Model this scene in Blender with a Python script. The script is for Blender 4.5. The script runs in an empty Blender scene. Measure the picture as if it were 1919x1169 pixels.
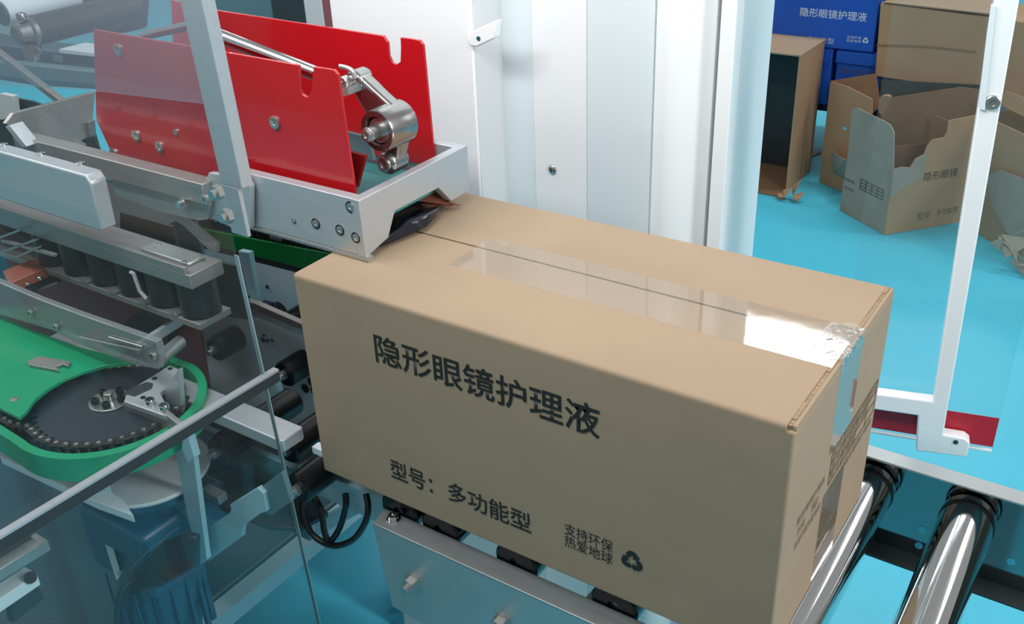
import bpy, bmesh, math, random
from mathutils import Vector, Matrix
random.seed(4)
S = bpy.context.scene
COL = S.collection

# ------------------------------------------------------------------ camera
R_RIGHT = Vector((0.83002574, 0.55659031, -0.03555964))
R_DOWN = Vector((0.23940406, -0.41315009, -0.87863115))
R_FWD = Vector((-0.50372906, 0.72077335, -0.47617519))
CAM = Vector((0.61427323, -0.54113226, 1.35089819))
FPX = 1856.2
cd = bpy.data.cameras.new('camera')
cam = bpy.data.objects.new('camera', cd)
COL.objects.link(cam)
up, back = -R_DOWN, -R_FWD
cam.matrix_world = Matrix(((R_RIGHT.x, up.x, back.x, CAM.x), (R_RIGHT.y, up.y, back.y, CAM.y), (R_RIGHT.z, up.z, back.z, CAM.z), (0, 0, 0, 1)))
cd.sensor_width = 36.0
cd.lens = 36.0 * FPX / 1919
cd.clip_start = 0.02
S.camera = cam

# ------------------------------------------------------------------ light
w = bpy.data.worlds.new('world'); S.world = w; w.use_nodes = True
w.node_tree.nodes['Background'].inputs[0].default_value = (0.93, 0.95, 0.97, 1)
w.node_tree.nodes['Background'].inputs[1].default_value = 0.42
def lamp(loc, sx, sy, power, color=(.97, .985, 1.0), rot=(0, 0, 0)):
    d = bpy.data.lights.new('ceiling_or_fill_lamp', 'AREA'); d.shape = 'RECTANGLE'
    d.size, d.size_y, d.energy, d.color = sx, sy, power, color
    o = bpy.data.objects.new('ceiling_or_fill_lamp', d); COL.objects.link(o)
    o.location = loc; o.rotation_euler = rot
    return o
lamp((-0.25, 3.17, 2.8), 1.25, 0.33, 18)
lamp((-0.85, -0.35, 2.8), 1.25, 0.33, 10)
lamp((1.9, 3.17, 2.8), 1.25, 0.33, 24)
lamp((2.3, 0.2, 2.1), 1.25, 0.33, 34, rot=(0, math.radians(50), 0))  # low tilted fill lamp, added to brighten the carton's end face
lamp((-3.2, 3.17, 2.8), 1.25, 0.33, 26)
lamp((-2.6, -0.35, 2.8), 1.25, 0.33, 26)
lamp((-0.5, 6.2, 2.8), 1.25, 0.33, 16)  # added lamp, brightens the back wall that the rollers mirror
lamp((0.05, -0.25, 1.62), 0.9, 0.10, 9.5, rot=(math.radians(88), 0, 0))   # unseen fill lamp, added to brighten the white cabinet
vs = S.view_settings
vs.view_transform = 'Standard'; vs.look = 'None'; vs.gamma = 1.0; vs.use_curve_mapping = False
vs.exposure = 0.0

# ------------------------------------------------------------------ pixel -> world helpers
AX = {'x': 0, 'y': 1, 'z': 2}
def ray(px, py): return R_RIGHT * ((px - 959.5) / FPX) + R_DOWN * ((py - 584.5) / FPX) + R_FWD
def P(px, py, ax, v):
    d = ray(px, py); i = AX[ax]
    return CAM + d * ((v - CAM[i]) / d[i])
def PN(px, py, p0, n):
    d = ray(px, py)
    return CAM + d * ((p0 - CAM).dot(n) / d.dot(n))
def V(*a): return Vector(a)
T = 0.9679; BB = 0.75; L = 0.46; W = 0.234; TH = T - BB

# ------------------------------------------------------------------ materials
MATS = {}
def lin(c): return tuple(((x / 255 / 12.92) if x / 255 <= .04045 else ((x / 255 + .055) / 1.055) ** 2.4) for x in c) + (1,)
def mat(name, rgb, rough=.5, metal=0.0, noise=0.0, scale=20, stretch=(1, 1, 1), bump=0.0, rgb2=None, coat=0.0, rvar=0.0, spec=None, aniso=0):
    m = bpy.data.materials.new(name); m.use_nodes = True; MATS[name] = m
    nt = m.node_tree; b = nt.nodes['Principled BSDF']
    c = lin(rgb); b.inputs['Base Color'].default_value = c
    b.inputs['Roughness'].default_value = rough; b.inputs['Metallic'].default_value = metal
    b.inputs['Coat Weight'].default_value = coat
    if spec is not None: b.inputs['Specular IOR Level'].default_value = spec
    if aniso: b.inputs['Anisotropic'].default_value = aniso
    if noise or bump or rvar or rgb2:
        tc = nt.nodes.new('ShaderNodeTexCoord'); mp = nt.nodes.new('ShaderNodeMapping'); nz = nt.nodes.new('ShaderNodeTexNoise')
        mp.inputs['Scale'].default_value = stretch; nz.inputs['Scale'].default_value = scale; nz.inputs['Detail'].default_value = 5
        nt.links.new(tc.outputs['Object'], mp.inputs[0]); nt.links.new(mp.outputs[0], nz.inputs[0])
        if noise or rgb2:
            r = nt.nodes.new('ShaderNodeValToRGB')
            c2 = lin(rgb2) if rgb2 else tuple(x * (1 - noise) for x in c[:3]) + (1,)
            r.color_ramp.elements[0].position = .3; r.color_ramp.elements[1].position = .7
            r.color_ramp.elements[0].color = c2; r.color_ramp.elements[1].color = c
            nt.links.new(nz.outputs[0], r.inputs[0]); nt.links.new(r.outputs[0], b.inputs['Base Color'])
        if rvar:
            mr = nt.nodes.new('ShaderNodeMapRange'); mr.inputs[3].default_value = rough - rvar; mr.inputs[4].default_value = rough + rvar
            nt.links.new(nz.outputs[0], mr.inputs[0]); nt.links.new(mr.outputs[0], b.inputs['Roughness'])
        if bump:
            bp = nt.nodes.new('ShaderNodeBump'); bp.inputs['Strength'].default_value = bump; bp.inputs['Distance'].default_value = .002
            nt.links.new(nz.outputs[0], bp.inputs['Height']); nt.links.new(bp.outputs[0], b.inputs['Normal'])
    return m
def film(name, tint, gloss_rough=.05, diff=(1, 1, 1), dfac=.0, gfac=1.0, ior=1.45, bump=0, bscale=60):
    m = bpy.data.materials.new(name); m.use_nodes = True; MATS[name] = m
    nt = m.node_tree; nt.nodes.clear()
    out = nt.nodes.new('ShaderNodeOutputMaterial'); tr = nt.nodes.new('ShaderNodeBsdfTransparent'); tr.inputs[0].default_value = (*tint, 1)
    df = nt.nodes.new('ShaderNodeBsdfDiffuse'); df.inputs[0].default_value = (*diff, 1)
    gl = nt.nodes.new('ShaderNodeBsdfGlossy'); gl.inputs['Roughness'].default_value = gloss_rough
    lw_ = nt.nodes.new('ShaderNodeLayerWeight'); lw_.inputs[0].default_value = .5
    pw5 = nt.nodes.new('ShaderNodeMath'); pw5.operation = 'POWER'; pw5.inputs[1].default_value = 4.0
    f0 = ((ior - 1) / (ior + 1)) ** 2
    fr = nt.nodes.new('ShaderNodeMath'); fr.operation = 'MULTIPLY_ADD'; fr.inputs[1].default_value = 1 - f0; fr.inputs[2].default_value = f0
    nt.links.new(lw_.outputs['Facing'], pw5.inputs[0]); nt.links.new(pw5.outputs[0], fr.inputs[0])
    mu = nt.nodes.new('ShaderNodeMath'); mu.operation = 'MULTIPLY'; mu.inputs[1].default_value = gfac; mu.use_clamp = True
    m1 = nt.nodes.new('ShaderNodeMixShader'); m2 = nt.nodes.new('ShaderNodeMixShader'); m1.inputs[0].default_value = dfac
    k = nt.links.new
    k(tr.outputs[0], m1.inputs[1]); k(df.outputs[0], m1.inputs[2]); k(fr.outputs[0], mu.inputs[0]); k(mu.outputs[0], m2.inputs[0])
    k(m1.outputs[0], m2.inputs[1]); k(gl.outputs[0], m2.inputs[2]); k(m2.outputs[0], out.inputs[0])
    if bump:
        nz = nt.nodes.new('ShaderNodeTexNoise'); nz.inputs['Scale'].default_value = bscale
        tc = nt.nodes.new('ShaderNodeTexCoord'); k(tc.outputs['Object'], nz.inputs[0])
        bp = nt.nodes.new('ShaderNodeBump'); bp.inputs['Strength'].default_value = bump; bp.inputs['Distance'].default_value = .002
        k(nz.outputs[0], bp.inputs['Height']); k(bp.outputs[0], gl.inputs['Normal']); k(bp.outputs[0], lw_.inputs['Normal'])
    return m
kraft = mat('kraft_cardboard', (170, 147, 122), .75, noise=.07, scale=9, stretch=(1, 1, 2.5), bump=.03, spec=.3)
kraft2 = mat('worn_cardboard', (186, 150, 116), .8, noise=.16, scale=5, bump=.05, spec=.25)
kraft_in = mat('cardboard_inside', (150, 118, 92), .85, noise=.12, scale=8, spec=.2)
kraft_grey = mat('peeled_cardboard', (165, 156, 142), .85, noise=.14, scale=14, spec=.2)
kraft_edge = mat('cardboard_torn_edge', (172, 146, 116), .9, noise=.3, scale=160, stretch=(1, 3, 1))
ink = mat('black_print', (34, 30, 27), .6)
ink_faint = mat('faint_print', (112, 92, 70), .8)
ink_grey = mat('grey_print', (84, 84, 74), .8)
alum = mat('anodised_aluminium', (192, 197, 201), .42, .5, noise=.06, scale=30, stretch=(1, 8, 8), rvar=.04)
alum_warm = mat('dull_aluminium', (165, 162, 160), .42, .6, noise=.12, scale=25, stretch=(1, 6, 6), rvar=.05)
steel = mat('brushed_stainless', (184, 188, 188), .38, .7, noise=.08, scale=14, stretch=(1, 14, 1), rvar=.06)
mirror_steel = mat('polished_stainless', (140, 148, 150), .08, 1.0, noise=.1, scale=6, rvar=.04)
chrome = mat('chrome', (205, 205, 203), .07, 1.0)
darkchrome = mat('dark_chrome', (48, 50, 50), .16, .8)  # chrome with a dark base colour, for rollers under the carton
cast = mat('cast_steel', (170, 168, 166), .22, .95, noise=.15, scale=40, bump=.15)
zinc = mat('zinc_bolt', (200, 200, 196), .25, .9, noise=.1, scale=90)
blackbolt = mat('black_oxide', (40, 42, 46), .4, .5)
red = mat('red_powder_coat', (188, 22, 30), .2, 0, noise=.08, scale=6, coat=.5, spec=.5)
redbox = mat('dull_red_paint', (132, 16, 16), .45, 0, noise=.15, scale=10)
copper = mat('copper_paint', (165, 96, 78), .4, .2, noise=.12, scale=20)
green = mat('green_paint', (18, 158, 108), .3, 0, noise=.05, scale=8, spec=.4)
green_dark = mat('dark_green_paint', (8, 122, 52), .35, 0, noise=.05, scale=8)
sprocket_m = mat('sprocket_steel', (72, 76, 86), .32, .6, noise=.12, scale=15)
chain_m = mat('oiled_chain', (92, 84, 78), .28, .85, noise=.3, scale=90)
rubber = mat('black_rubber', (20, 21, 23), .3, 0, noise=.1, scale=30, spec=.5)
drum_m = mat('dark_drum', (22, 28, 32), .4, 0, noise=.12, scale=12)
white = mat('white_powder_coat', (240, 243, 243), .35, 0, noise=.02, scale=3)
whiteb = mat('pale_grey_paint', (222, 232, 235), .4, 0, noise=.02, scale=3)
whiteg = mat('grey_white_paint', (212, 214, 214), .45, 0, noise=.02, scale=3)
paleblue = mat('pale_blue_paint', (160, 196, 206), .4, 0, noise=.03, scale=5)
tealgrey = mat('teal_grey_paint', (96, 128, 136), .45, 0, noise=.08, scale=5)
darkteal = mat('dark_teal_paint', (40, 84, 100), .45, 0, noise=.1, scale=5)
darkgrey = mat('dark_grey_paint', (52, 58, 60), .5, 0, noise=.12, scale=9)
navy = mat('motor_blue', (16, 74, 104), .35, 0, noise=.08, scale=7)
floor_m = mat('cyan_epoxy', (86, 206, 232), .3, 0, noise=.10, scale=2.2, rvar=.05, spec=.3)
blue = mat('blue_carton', (18, 88, 196), .55, 0, noise=.1, scale=6)
whiteprint = mat('white_print', (205, 214, 228), .6)
redtape = mat('red_tape', (186, 26, 46), .4, noise=.04, scale=8)
sensor = mat('dark_blue_plastic', (14, 30, 62), .3)
orange = mat('orange_plastic', (230, 90, 40), .4)
navyfilm = mat('navy_brush', (8, 11, 24), .16, 0, coat=.5)
brownfilm = mat('brown_tape', (118, 70, 52), .3, 0, noise=.3, scale=60)
teal_lightened = mat('lightened_teal_paint', (206, 222, 226), .45, 0, noise=.06, scale=5)  # paint lightened to make up for the shade inside the machine
tealmat = mat('teal_panel', (70, 150, 150), .4, 0)
wallpaint = mat('wall_paint', (205, 214, 216), .7, 0, noise=.03, scale=2)
acrylic = film('clear_acrylic', (.94, .97, .97), .03, (.55, .68, .72), .012, .7, 1.4)
acrylic_soft = film('frosted_acrylic', (.62, .70, .72), .12, (.62, .63, .66), .30, 1.1, 1.45)
haze_film = film('reflection_haze', (.95, .96, .97), .05, (.66, .66, .80), .11, 1.0, 1.4)  # lilac haze colour standing in for a reflection
acr_edge = mat('acrylic_edge', (150, 172, 176), .2, 0)
tape_m = film('clear_tape', (.985, .98, .97), .04, (.8, .78, .75), .012, .8, 1.5, bump=.05, bscale=18)
tape_crumple = film('crumpled_tape', (.95, .94, .93), .1, (.85, .83, .8), .16, 1.3, 1.5, bump=1.0, bscale=170)

# ------------------------------------------------------------------ mesh helpers
class MB:
    def __init__(s): s.v = []; s.f = []; s.sm = []; s.marks = []
    def mark(s): s.marks.append((len(s.v), len(s.f))); return s
    def add(s, vs, fs, sm=False):
        n = len(s.v); s.v += [Vector(v) for v in vs]
        for f in fs: s.f.append(tuple(i + n for i in f)); s.sm.append(sm)
        return s
    def box(s, a, b):
        x0, x1 = sorted((a[0], b[0])); y0, y1 = sorted((a[1], b[1])); z0, z1 = sorted((a[2], b[2]))
        return s.add([(x0, y0, z0), (x1, y0, z0), (x1, y1, z0), (x0, y1, z0), (x0, y0, z1), (x1, y0, z1), (x1, y1, z1), (x0, y1, z1)],
                     [(3, 2, 1, 0), (4, 5, 6, 7), (0, 1, 5, 4), (1, 2, 6, 5), (2, 3, 7, 6), (3, 0, 4, 7)])
    def prism(s, pts, d):
        pts = [Vector(p) for p in pts]; d = Vector(d); n = len(pts)
        nn = Vector((0, 0, 0))
        for i in range(n): nn += pts[i].cross(pts[(i + 1) % n])
        if nn.dot(d) > 0: pts = pts[::-1]
        return s.add(pts + [p + d for p in pts], [tuple(range(n)), tuple(range(2 * n - 1, n - 1, -1))] +
                     [(i, n + i, n + (i + 1) % n, (i + 1) % n) for i in range(n)])
    def bar(s, p0, p1, wv, hv):
        p0, p1, wv, hv = Vector(p0), Vector(p1), Vector(wv) / 2, Vector(hv) / 2
        return s.prism([p0 - wv - hv, p0 + wv - hv, p0 + wv + hv, p0 - wv + hv], p1 - p0)
    def cyl(s, p0, p1, r, r1=None, n=32, caps=True):
        p0, p1 = Vector(p0), Vector(p1); r1 = r if r1 is None else r1
        d = (p1 - p0).normalized(); a = d.orthogonal().normalized(); b = d.cross(a)
        vs = [];
        for p, q in ((p0, r), (p1, r1)):
            vs += [p + (a * math.cos(2 * math.pi * i / n) + b * math.sin(2 * math.pi * i / n)) * q for i in range(n)]
        s.add(vs, [(i, (i + 1) % n, n + (i + 1) % n, n + i) for i in range(n)], True)
        if caps: s.add(vs, [tuple(range(n - 1, -1, -1)), tuple(range(n, 2 * n))])
        return s
    def lathe(s, p0, d, prof, n=32):
        p0 = Vector(p0); d = Vector(d).normalized(); a = d.orthogonal().normalized(); b = d.cross(a); vs = []
        for (h, r) in prof:
            vs += [p0 + d * h + (a * math.cos(2 * math.pi * i / n) + b * math.sin(2 * math.pi * i / n)) * max(r, 1e-5) for i in range(n)]
        fs = []
        for k in range(len(prof) - 1):
            fs += [(k * n + i, k * n + (i + 1) % n, (k + 1) * n + (i + 1) % n, (k + 1) * n + i) for i in range(n)]
        return s.add(vs, fs, False)
    def tube(s, pts, r, n=10):
        pts = [Vector(p) for p in pts]; m = len(pts); vs = []
        a = None
        for i, p in enumerate(pts):
            d = (pts[min(i + 1, m - 1)] - pts[max(i - 1, 0)]).normalized()
            a = d.orthogonal().normalized() if a is None else (a - d * a.dot(d)).normalized()
            b = d.cross(a)
            vs += [p + (a * math.cos(2 * math.pi * k / n) + b * math.sin(2 * math.pi * k / n)) * r for k in range(n)]
        s.add(vs, [(i * n + k, i * n + (k + 1) % n, (i + 1) * n + (k + 1) % n, (i + 1) * n + k) for i in range(m - 1) for k in range(n)], True)
        return s.add(vs, [tuple(range(n - 1, -1, -1)), tuple(range((m - 1) * n, m * n))])
    def build(s, name, m, parent=None, bevel=0, seg=2, origin=None, holes=None):
        if len(s.marks) > 1:
            ms = s.marks + [(len(s.v), len(s.f))]; out = None
            for (va, fa), (vb, fb) in zip(ms, ms[1:]):
                t = MB(); t.v = s.v[va:vb]; t.f = [tuple(i - va for i in f) for f in s.f[fa:fb]]; t.sm = s.sm[fa:fb]
                out = t.build(name, m, parent, bevel, seg, origin)
            return out
        me = bpy.data.meshes.new(name)
        o = bpy.data.objects.new(name, me)
        if parent is not None:
            root = parent
            while root.parent: root = root.parent
            org = root.location.copy(); o.parent = parent
        else:
            org = Vector(origin) if origin is not None else sum(s.v, Vector()) / len(s.v)
            if origin is None: org.z = min(v.z for v in s.v)
            o.location = org
        me.from_pydata([tuple(v - org) for v in s.v], [], s.f)
        for p, f in zip(me.polygons, s.sm): p.use_smooth = f
        me.materials.append(m)
        bm = bmesh.new(); bm.from_mesh(me)
        bmesh.ops.remove_doubles(bm, verts=bm.verts, dist=1e-6)
        bmesh.ops.recalc_face_normals(bm, faces=bm.faces)
        bm.to_mesh(me); bm.free()
        for p in me.polygons: p.use_smooth = True
        me.set_sharp_from_angle(angle=math.radians(33))
        COL.objects.link(o)
        if bevel:
            md = o.modifiers.new('bevel', 'BEVEL'); md.width = bevel; md.segments = seg; md.limit_method = 'ANGLE'; md.angle_limit = math.radians(35)
        return o
def spline(pts, n=8):
    pts = [Vector(p) for p in pts]; q = [pts[0] * 2 - pts[1]] + pts + [pts[-1] * 2 - pts[-2]]; out = []
    for i in range(1, len(q) - 2):
        for k in range(n):
            t = k / n; a, b, c, d = q[i - 1:i + 3]
            out.append(.5 * ((2 * b) + (c - a) * t + (2 * a - 5 * b + 4 * c - d) * t * t + (3 * b - a - 3 * c + d) * t ** 3))
    return out + [pts[-1]]
def thing(name, loc, label, cat, group=None):
    o = bpy.data.objects.new(name, None); COL.objects.link(o); o.location = loc; o.empty_display_size = .05
    return tag(o, label, cat, group)
def tag(o, label=None, cat=None, group=None, kind=None):
    if label: o['label'] = label
    if cat: o['category'] = cat
    if group: o['group'] = group
    if kind: o['kind'] = kind
    return o
def struct(o): o['kind'] = 'structure'; return o
def copy_tree(o, loc, label=None, parent=None):
    c = o.copy(); COL.objects.link(c)
    if parent is None:
        c.location = loc
        if label: c['label'] = label
    else: c.parent = parent
    for ch in o.children: copy_tree(ch, None, None, c)
    return c
AV = {'x': V(1, 0, 0), 'y': V(0, 1, 0), 'z': V(0, 0, 1)}
def poly(px, ax, v): return [P(a, b, ax, v) for a, b in px]
def plate(name, m, px, ax, v, d, parent=None, bevel=.0008):
    return MB().prism(poly(px, ax, v), AV[ax] * d).build(name, m, parent, bevel)
def bolt(mb, p, d, r=.005, h=.004, socket=True, washer=0):
    p, d = Vector(p), Vector(d).normalized(); mb.mark()
    if washer: mb.cyl(p, p + d * .001, washer, n=24); p = p + d * .001
    if socket:
        mb.lathe(p, d, [(0, 0), (0, r), (h * .85, r), (h, r * .88), (h, r * .5), (h * .4, r * .45), (h * .4, 0)], 20)
    else:
        mb.lathe(p, d, [(0, 0), (0, r * 1.0), (h, r * .95), (h, 0)], 6)
        mb.lathe(p + d * h, d, [(0, 0), (0, r * .55), (h * .8, r * .55), (h * .8, 0)], 16)
    return mb
def text(s, org, xd, yd, w_, h_, m, parent, name='printed_text', bold=0.0, rows_fit=True):
    cu = bpy.data.curves.new('t', 'FONT'); cu.body = s; cu.size = 1; cu.offset = bold; cu.resolution_u = 3
    o = bpy.data.objects.new('t', cu); COL.objects.link(o)
    dg = bpy.context.evaluated_depsgraph_get(); dg.update()
    me = bpy.data.meshes.new_from_object(o.evaluated_get(dg))
    bpy.data.objects.remove(o)
    xs = [v.co.x for v in me.vertices]; ys = [v.co.y for v in me.vertices]
    x0, x1, y0, y1 = min(xs), max(xs), min(ys), max(ys)
    xd, yd, org = Vector(xd).normalized(), Vector(yd).normalized(), Vector(org)
    nrm = xd.cross(yd) * .0004
    root = parent
    while root.parent: root = root.parent
    off = org + nrm - root.location
    for v in me.vertices:
        v.co = off + xd * ((v.co.x - x0) / (x1 - x0) * w_) + yd * ((v.co.y - y0) / (y1 - y0) * h_)
    me.materials.clear(); me.materials.append(m)
    q = bpy.data.objects.new(name, me); COL.objects.link(q); q.parent = parent
    return q
def recycle(org, xd, yd, size, m, parent):
    # three bent chasing arrows
    org, xd, yd = Vector(org), Vector(xd).normalized(), Vector(yd).normalized(); nrm = xd.cross(yd) * .0004
    mb = MB(); wd = .22
    tri = [Vector((math.cos(math.radians(a)), math.sin(math.radians(a)), 0)) for a in (90, 210, 330)]
    for k in range(3):
        a, c, b = tri[(k + 1) % 3], tri[k], tri[(k - 1) % 3]
        s0 = a.lerp(c, .56); s1 = a.lerp(c, .80); e1 = c.lerp(b, .20); e0 = c.lerp(b, .36)
        path = [s0, s1, s1.lerp(e1, .5) + c * .05, e1, e0]
        left = []; right = []
        for i, p in enumerate(path):
            d = (path[min(i + 1, 4)] - path[max(i - 1, 0)]).normalized(); n = Vector((-d.y, d.x, 0))
            left.append(p + n * wd); right.append(p - n * wd)
        d = (e0 - e1).normalized(); n = Vector((-d.y, d.x, 0))
        head = [e0 + n * .38, e0 + d * .36, e0 - n * .38]
        for q in range(4): mb.add([org + nrm + (xd * p.x + yd * p.y) * size for p in (left[q], left[q + 1], right[q + 1], right[q])], [(0, 1, 2, 3)])
        mb.add([org + nrm + (xd * p.x + yd * p.y) * size for p in head], [(0, 1, 2)])
    return mb.build('recycling_mark', m, parent)

# ================================================================== SETTING
struct(MB().box((-7, -2.5, -.05), (5, 8, 0)).build('floor', floor_m))
struct(MB().box((-7, 8, 0), (5, 8.1, 3.2)).build('wall_back', wallpaint))
struct(MB().box((-7.1, -2.5, 0), (-7, 8, 3.2)).build('wall_left', wallpaint))
struct(MB().box((-7, -2.6, 0), (5, -2.5, 1.3)).build('added_front_wall', mat('beige_wall', (150, 138, 120), .8, noise=.04, scale=2)))  # unseen low wall, added to darken and warm the front light

# ================================================================== MAIN CARTON
carton = thing('cardboard_box', (L / 2, W / 2, BB), 'large brown cardboard carton with black printed lettering coming out on the roller conveyor', 'box')
MB().box((0, 0, BB), (L, W, T - .0045)).build('box_body', kraft, carton, .0022, 3)
gy = .1275; GG = .0014
def flap_pts(x, y_edge, y_gap, sg_):
    rr_ = .0035; pts = [V(x, y_edge, T - .006)]
    for k in range(6):
        t = math.pi / 2 * k / 5
        pts.append(V(x, y_edge + sg_ * rr_ * (1 - math.cos(t)), T - rr_ + rr_ * math.sin(t)))
    return pts + [V(x, y_gap, T), V(x, y_gap, T - .006)]
MB().prism(flap_pts(.0005, -.00005, gy - GG, 1), (L - .0070, 0, 0)).build('top_flap', kraft, carton)
MB().prism(flap_pts(.0005, W + .00005, gy + GG, -1), (L - .0070, 0, 0)).build('top_flap', kraft, carton)
e = MB()
rz = random.Random(2)
N = 90
for i in range(N):
    y0 = .002 + (W - .004) * i / N; y1 = .002 + (W - .004) * (i + 1) / N
    d = .0011 + .0007 * math.sin(i * .31) + rz.uniform(-.0004, .0004)
    e.box((L - .0072 - d, y0, T - .0044), (L - .0035, y1, T - .0008 - rz.uniform(0, .0003) + .0006 * (math.sin(i * .23) > .5)))
e.build('torn_flap_edge', kraft_edge, carton)
MB().box((L - .0036, .002, T - .006), (L - .0004, W - .002, T - .0004)).build('end_panel_lip', kraft, carton, .001)
# dark strip standing in for the shade inside the flap seam
MB().box((.003, gy - GG, T - .006), (L - .008, gy + GG, T - .0032)).build('seam_shade_strip', darkgrey, carton)
text('隐形眼镜护理液', (.0893, 0, .9035), (1, 0, 0), (0, 0, 1), .2238, .0300, ink, carton, 'printed_title', .013)
text('型号：', (.0915, 0, .7783), (1, 0, 0), (0, 0, 1), .0495, .0222, ink, carton, 'printed_model_heading', .012)
text('多功能型', (.1585, 0, .7800), (1, 0, 0), (0, 0, 1), .0885, .0222, ink, carton, 'printed_model_name', .012)
text('支持环保', (.2803, 0, .7962), (1, 0, 0), (0, 0, 1), .0455, .0125, ink, carton, 'printed_slogan')
text('热爱地球', (.2803, 0, .7832), (1, 0, 0), (0, 0, 1), .0455, .0125, ink, carton, 'printed_slogan')
recycle((.3432, 0, .7965), (1, 0, 0), (0, 0, 1), .0108, ink, carton)
# tape
tp = MB().box((.11, .084, T + .0001), (L - .004, .150, T + .0004)).build('tape_strip', tape_m, carton)
MB().box((L + .0001, .094, .885), (L + .0004, .149, T - .002)).build('tape_tail', tape_m, carton)
MB().box((L + .0001, .094, BB), (L + .0004, .149, .845)).build('bottom_tape_tail', tape_m, carton)
cr = MB(); rr = random.Random(8); nx, ny = 10, 16
gv = []
for i in range(nx + 1):
    t = i / nx
    for j in range(ny + 1):
        y = .094 + .055 * j / ny
        x = L - .026 + .0265 * min(1, t * 1.25); z = T + .001 - max(0, t - .8) * .05
        gv.append(V(x + rr.uniform(-1, 1) * .0008, y, z + rr.uniform(0, .0026) * (.3 + (t > .2))))
cr.add(gv, [(i * (ny + 1) + j, i * (ny + 1) + j + 1, (i + 1) * (ny + 1) + j + 1, (i + 1) * (ny + 1) + j) for i in range(nx) for j in range(ny)])
cr.build('wrinkled_tape_end', tape_crumple, carton)
# print on the end face: a ruled table and two small lines
tb = MB(); X1 = L + .0003
def rule(y0, z0, y1, z1, t=.0009):
    if abs(y1 - y0) > abs(z1 - z0): tb.box((X1, y0, z0 - t / 2), (X1 + .0002, y1, z0 + t / 2))
    else: tb.box((X1, y0 - t / 2, z0), (X1 + .0002, y0 + t / 2, z1))
for z in (.883, .872, .861, .850): rule(.104, z, .225, z)
for y in (.104, .135, .170, .200, .225): rule(y, .850, y, .883)
ptab = tb.build('printed_table', ink_faint, carton)
for k, (s_, y0, y1, z) in enumerate((('型号', .107, .131, .8735), ('型号', .107, .131, .8625), ('隐形眼镜', .138, .167, .8735), ('多功能型', .138, .167, .8625), ('护理液', .138, .167, .8515), ('护理', .173, .197, .8735), ('护理', .173, .197, .8625), ('型号', .203, .222, .8735), ('型号', .107, .131, .8515))):
    text(s_, (X1, y0, z), (0, 1, 0), (0, 0, 1), y1 - y0, .0082, ink_faint, ptab, 'printed_table_text')
text('隐形眼镜护理液', (X1, .150, .8385), (0, 1, 0), (0, 0, 1), .072, .0075, ink_faint, carton, 'printed_small_text')
for z, y0, y1, s_ in ((.862, .030, .091, '隐形眼镜护理液'), (.850, .034, .050, '多功能'), (.850, .064, .080, '型'), (.838, .030, .088, '支持环保热爱地球')):
    text(s_, (X1, y0, z), (0, 1, 0), (0, 0, 1), y1 - y0, .0075, ink_faint, carton, 'printed_small_text')

# ================================================================== SEALING HEAD (aluminium frame with red side plates)
HY0, HY1, HX = .05, .211, .043
head = thing('tape_sealing_head', (-.15, .13, .97), 'aluminium frame with two red side plates resting above the left end of the big carton', 'machine head')
pl = lambda *q: [V(*a) for a in q]
# front plate, plane x = HX, with the arched cut-out underneath
fp = [(686, 484), (735, 440), (745, 403), (790, 378), (826, 355), (848, 368), (858, 385), (880, 356), (876, 272), (672, 376)]
fpts = poly([(686, 484), (728, 445), (740, 396), (822, 352), (846, 377), (880, 357), (876, 272), (672, 376)], 'x', HX)
MB().prism(fpts, (-.010, 0, 0)).build('front_plate', alum, head, .0007)
# near rail, plane y = HY0
nrail = MB().prism([V(HX - .0095, HY0, 1.0285), V(HX - .0095, HY0, .9735), V(-.118, HY0, .9735), V(-.118, HY0, 1.0285)], (0, .011, 0)).build('side_rail', alum, head, .0007)
MB().prism([V(HX - .0095, HY1 - .011, 1.0300), V(HX - .0095, HY1 - .011, .985), V(-.40, HY1 - .011, .985), V(-.40, HY1 - .011, 1.0300)], (0, .011, 0)).build('side_rail', alum, head, .0007)
# rounded strip under the near rail
MB().cyl((HX + .002, HY0 + .004, .9706), (-.125, HY0 + .004, .9706), .0042, n=20).build('skid_rod', steel, head)
sc = MB()
for q, r in (((657, 388), .0056), ((592, 419), .0052), ((637, 431), .0052), ((667, 445), .0052), ((551, 414), .0026)):
    p = P(*q, 'y', HY0)
    MB().cyl(p + V(0, -.0002, 0), p + V(0, -.0005, 0), r, n=28).build('screw_recess', blackbolt, nrail)
    sc.mark(); sc.lathe(p + V(.0006, -.0004, .0004), (0, -1, 0), [(0, 0), (0, r * .72), (.001, r * .72), (.0013, r * .6), (.0013, r * .3), (.0006, r * .28), (.0006, 0)], 20)
sc.build('recessed_screw', zinc, nrail)
# corner bracket that carries the guard post
bk = poly([(385, 352), (400, 320), (467, 328), (478, 345), (478, 424), (455, 428), (392, 400)], 'y', HY0 - .002)
MB().prism(bk, (0, -.006, 0)).build('corner_bracket', alum, head, .0008)
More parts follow.
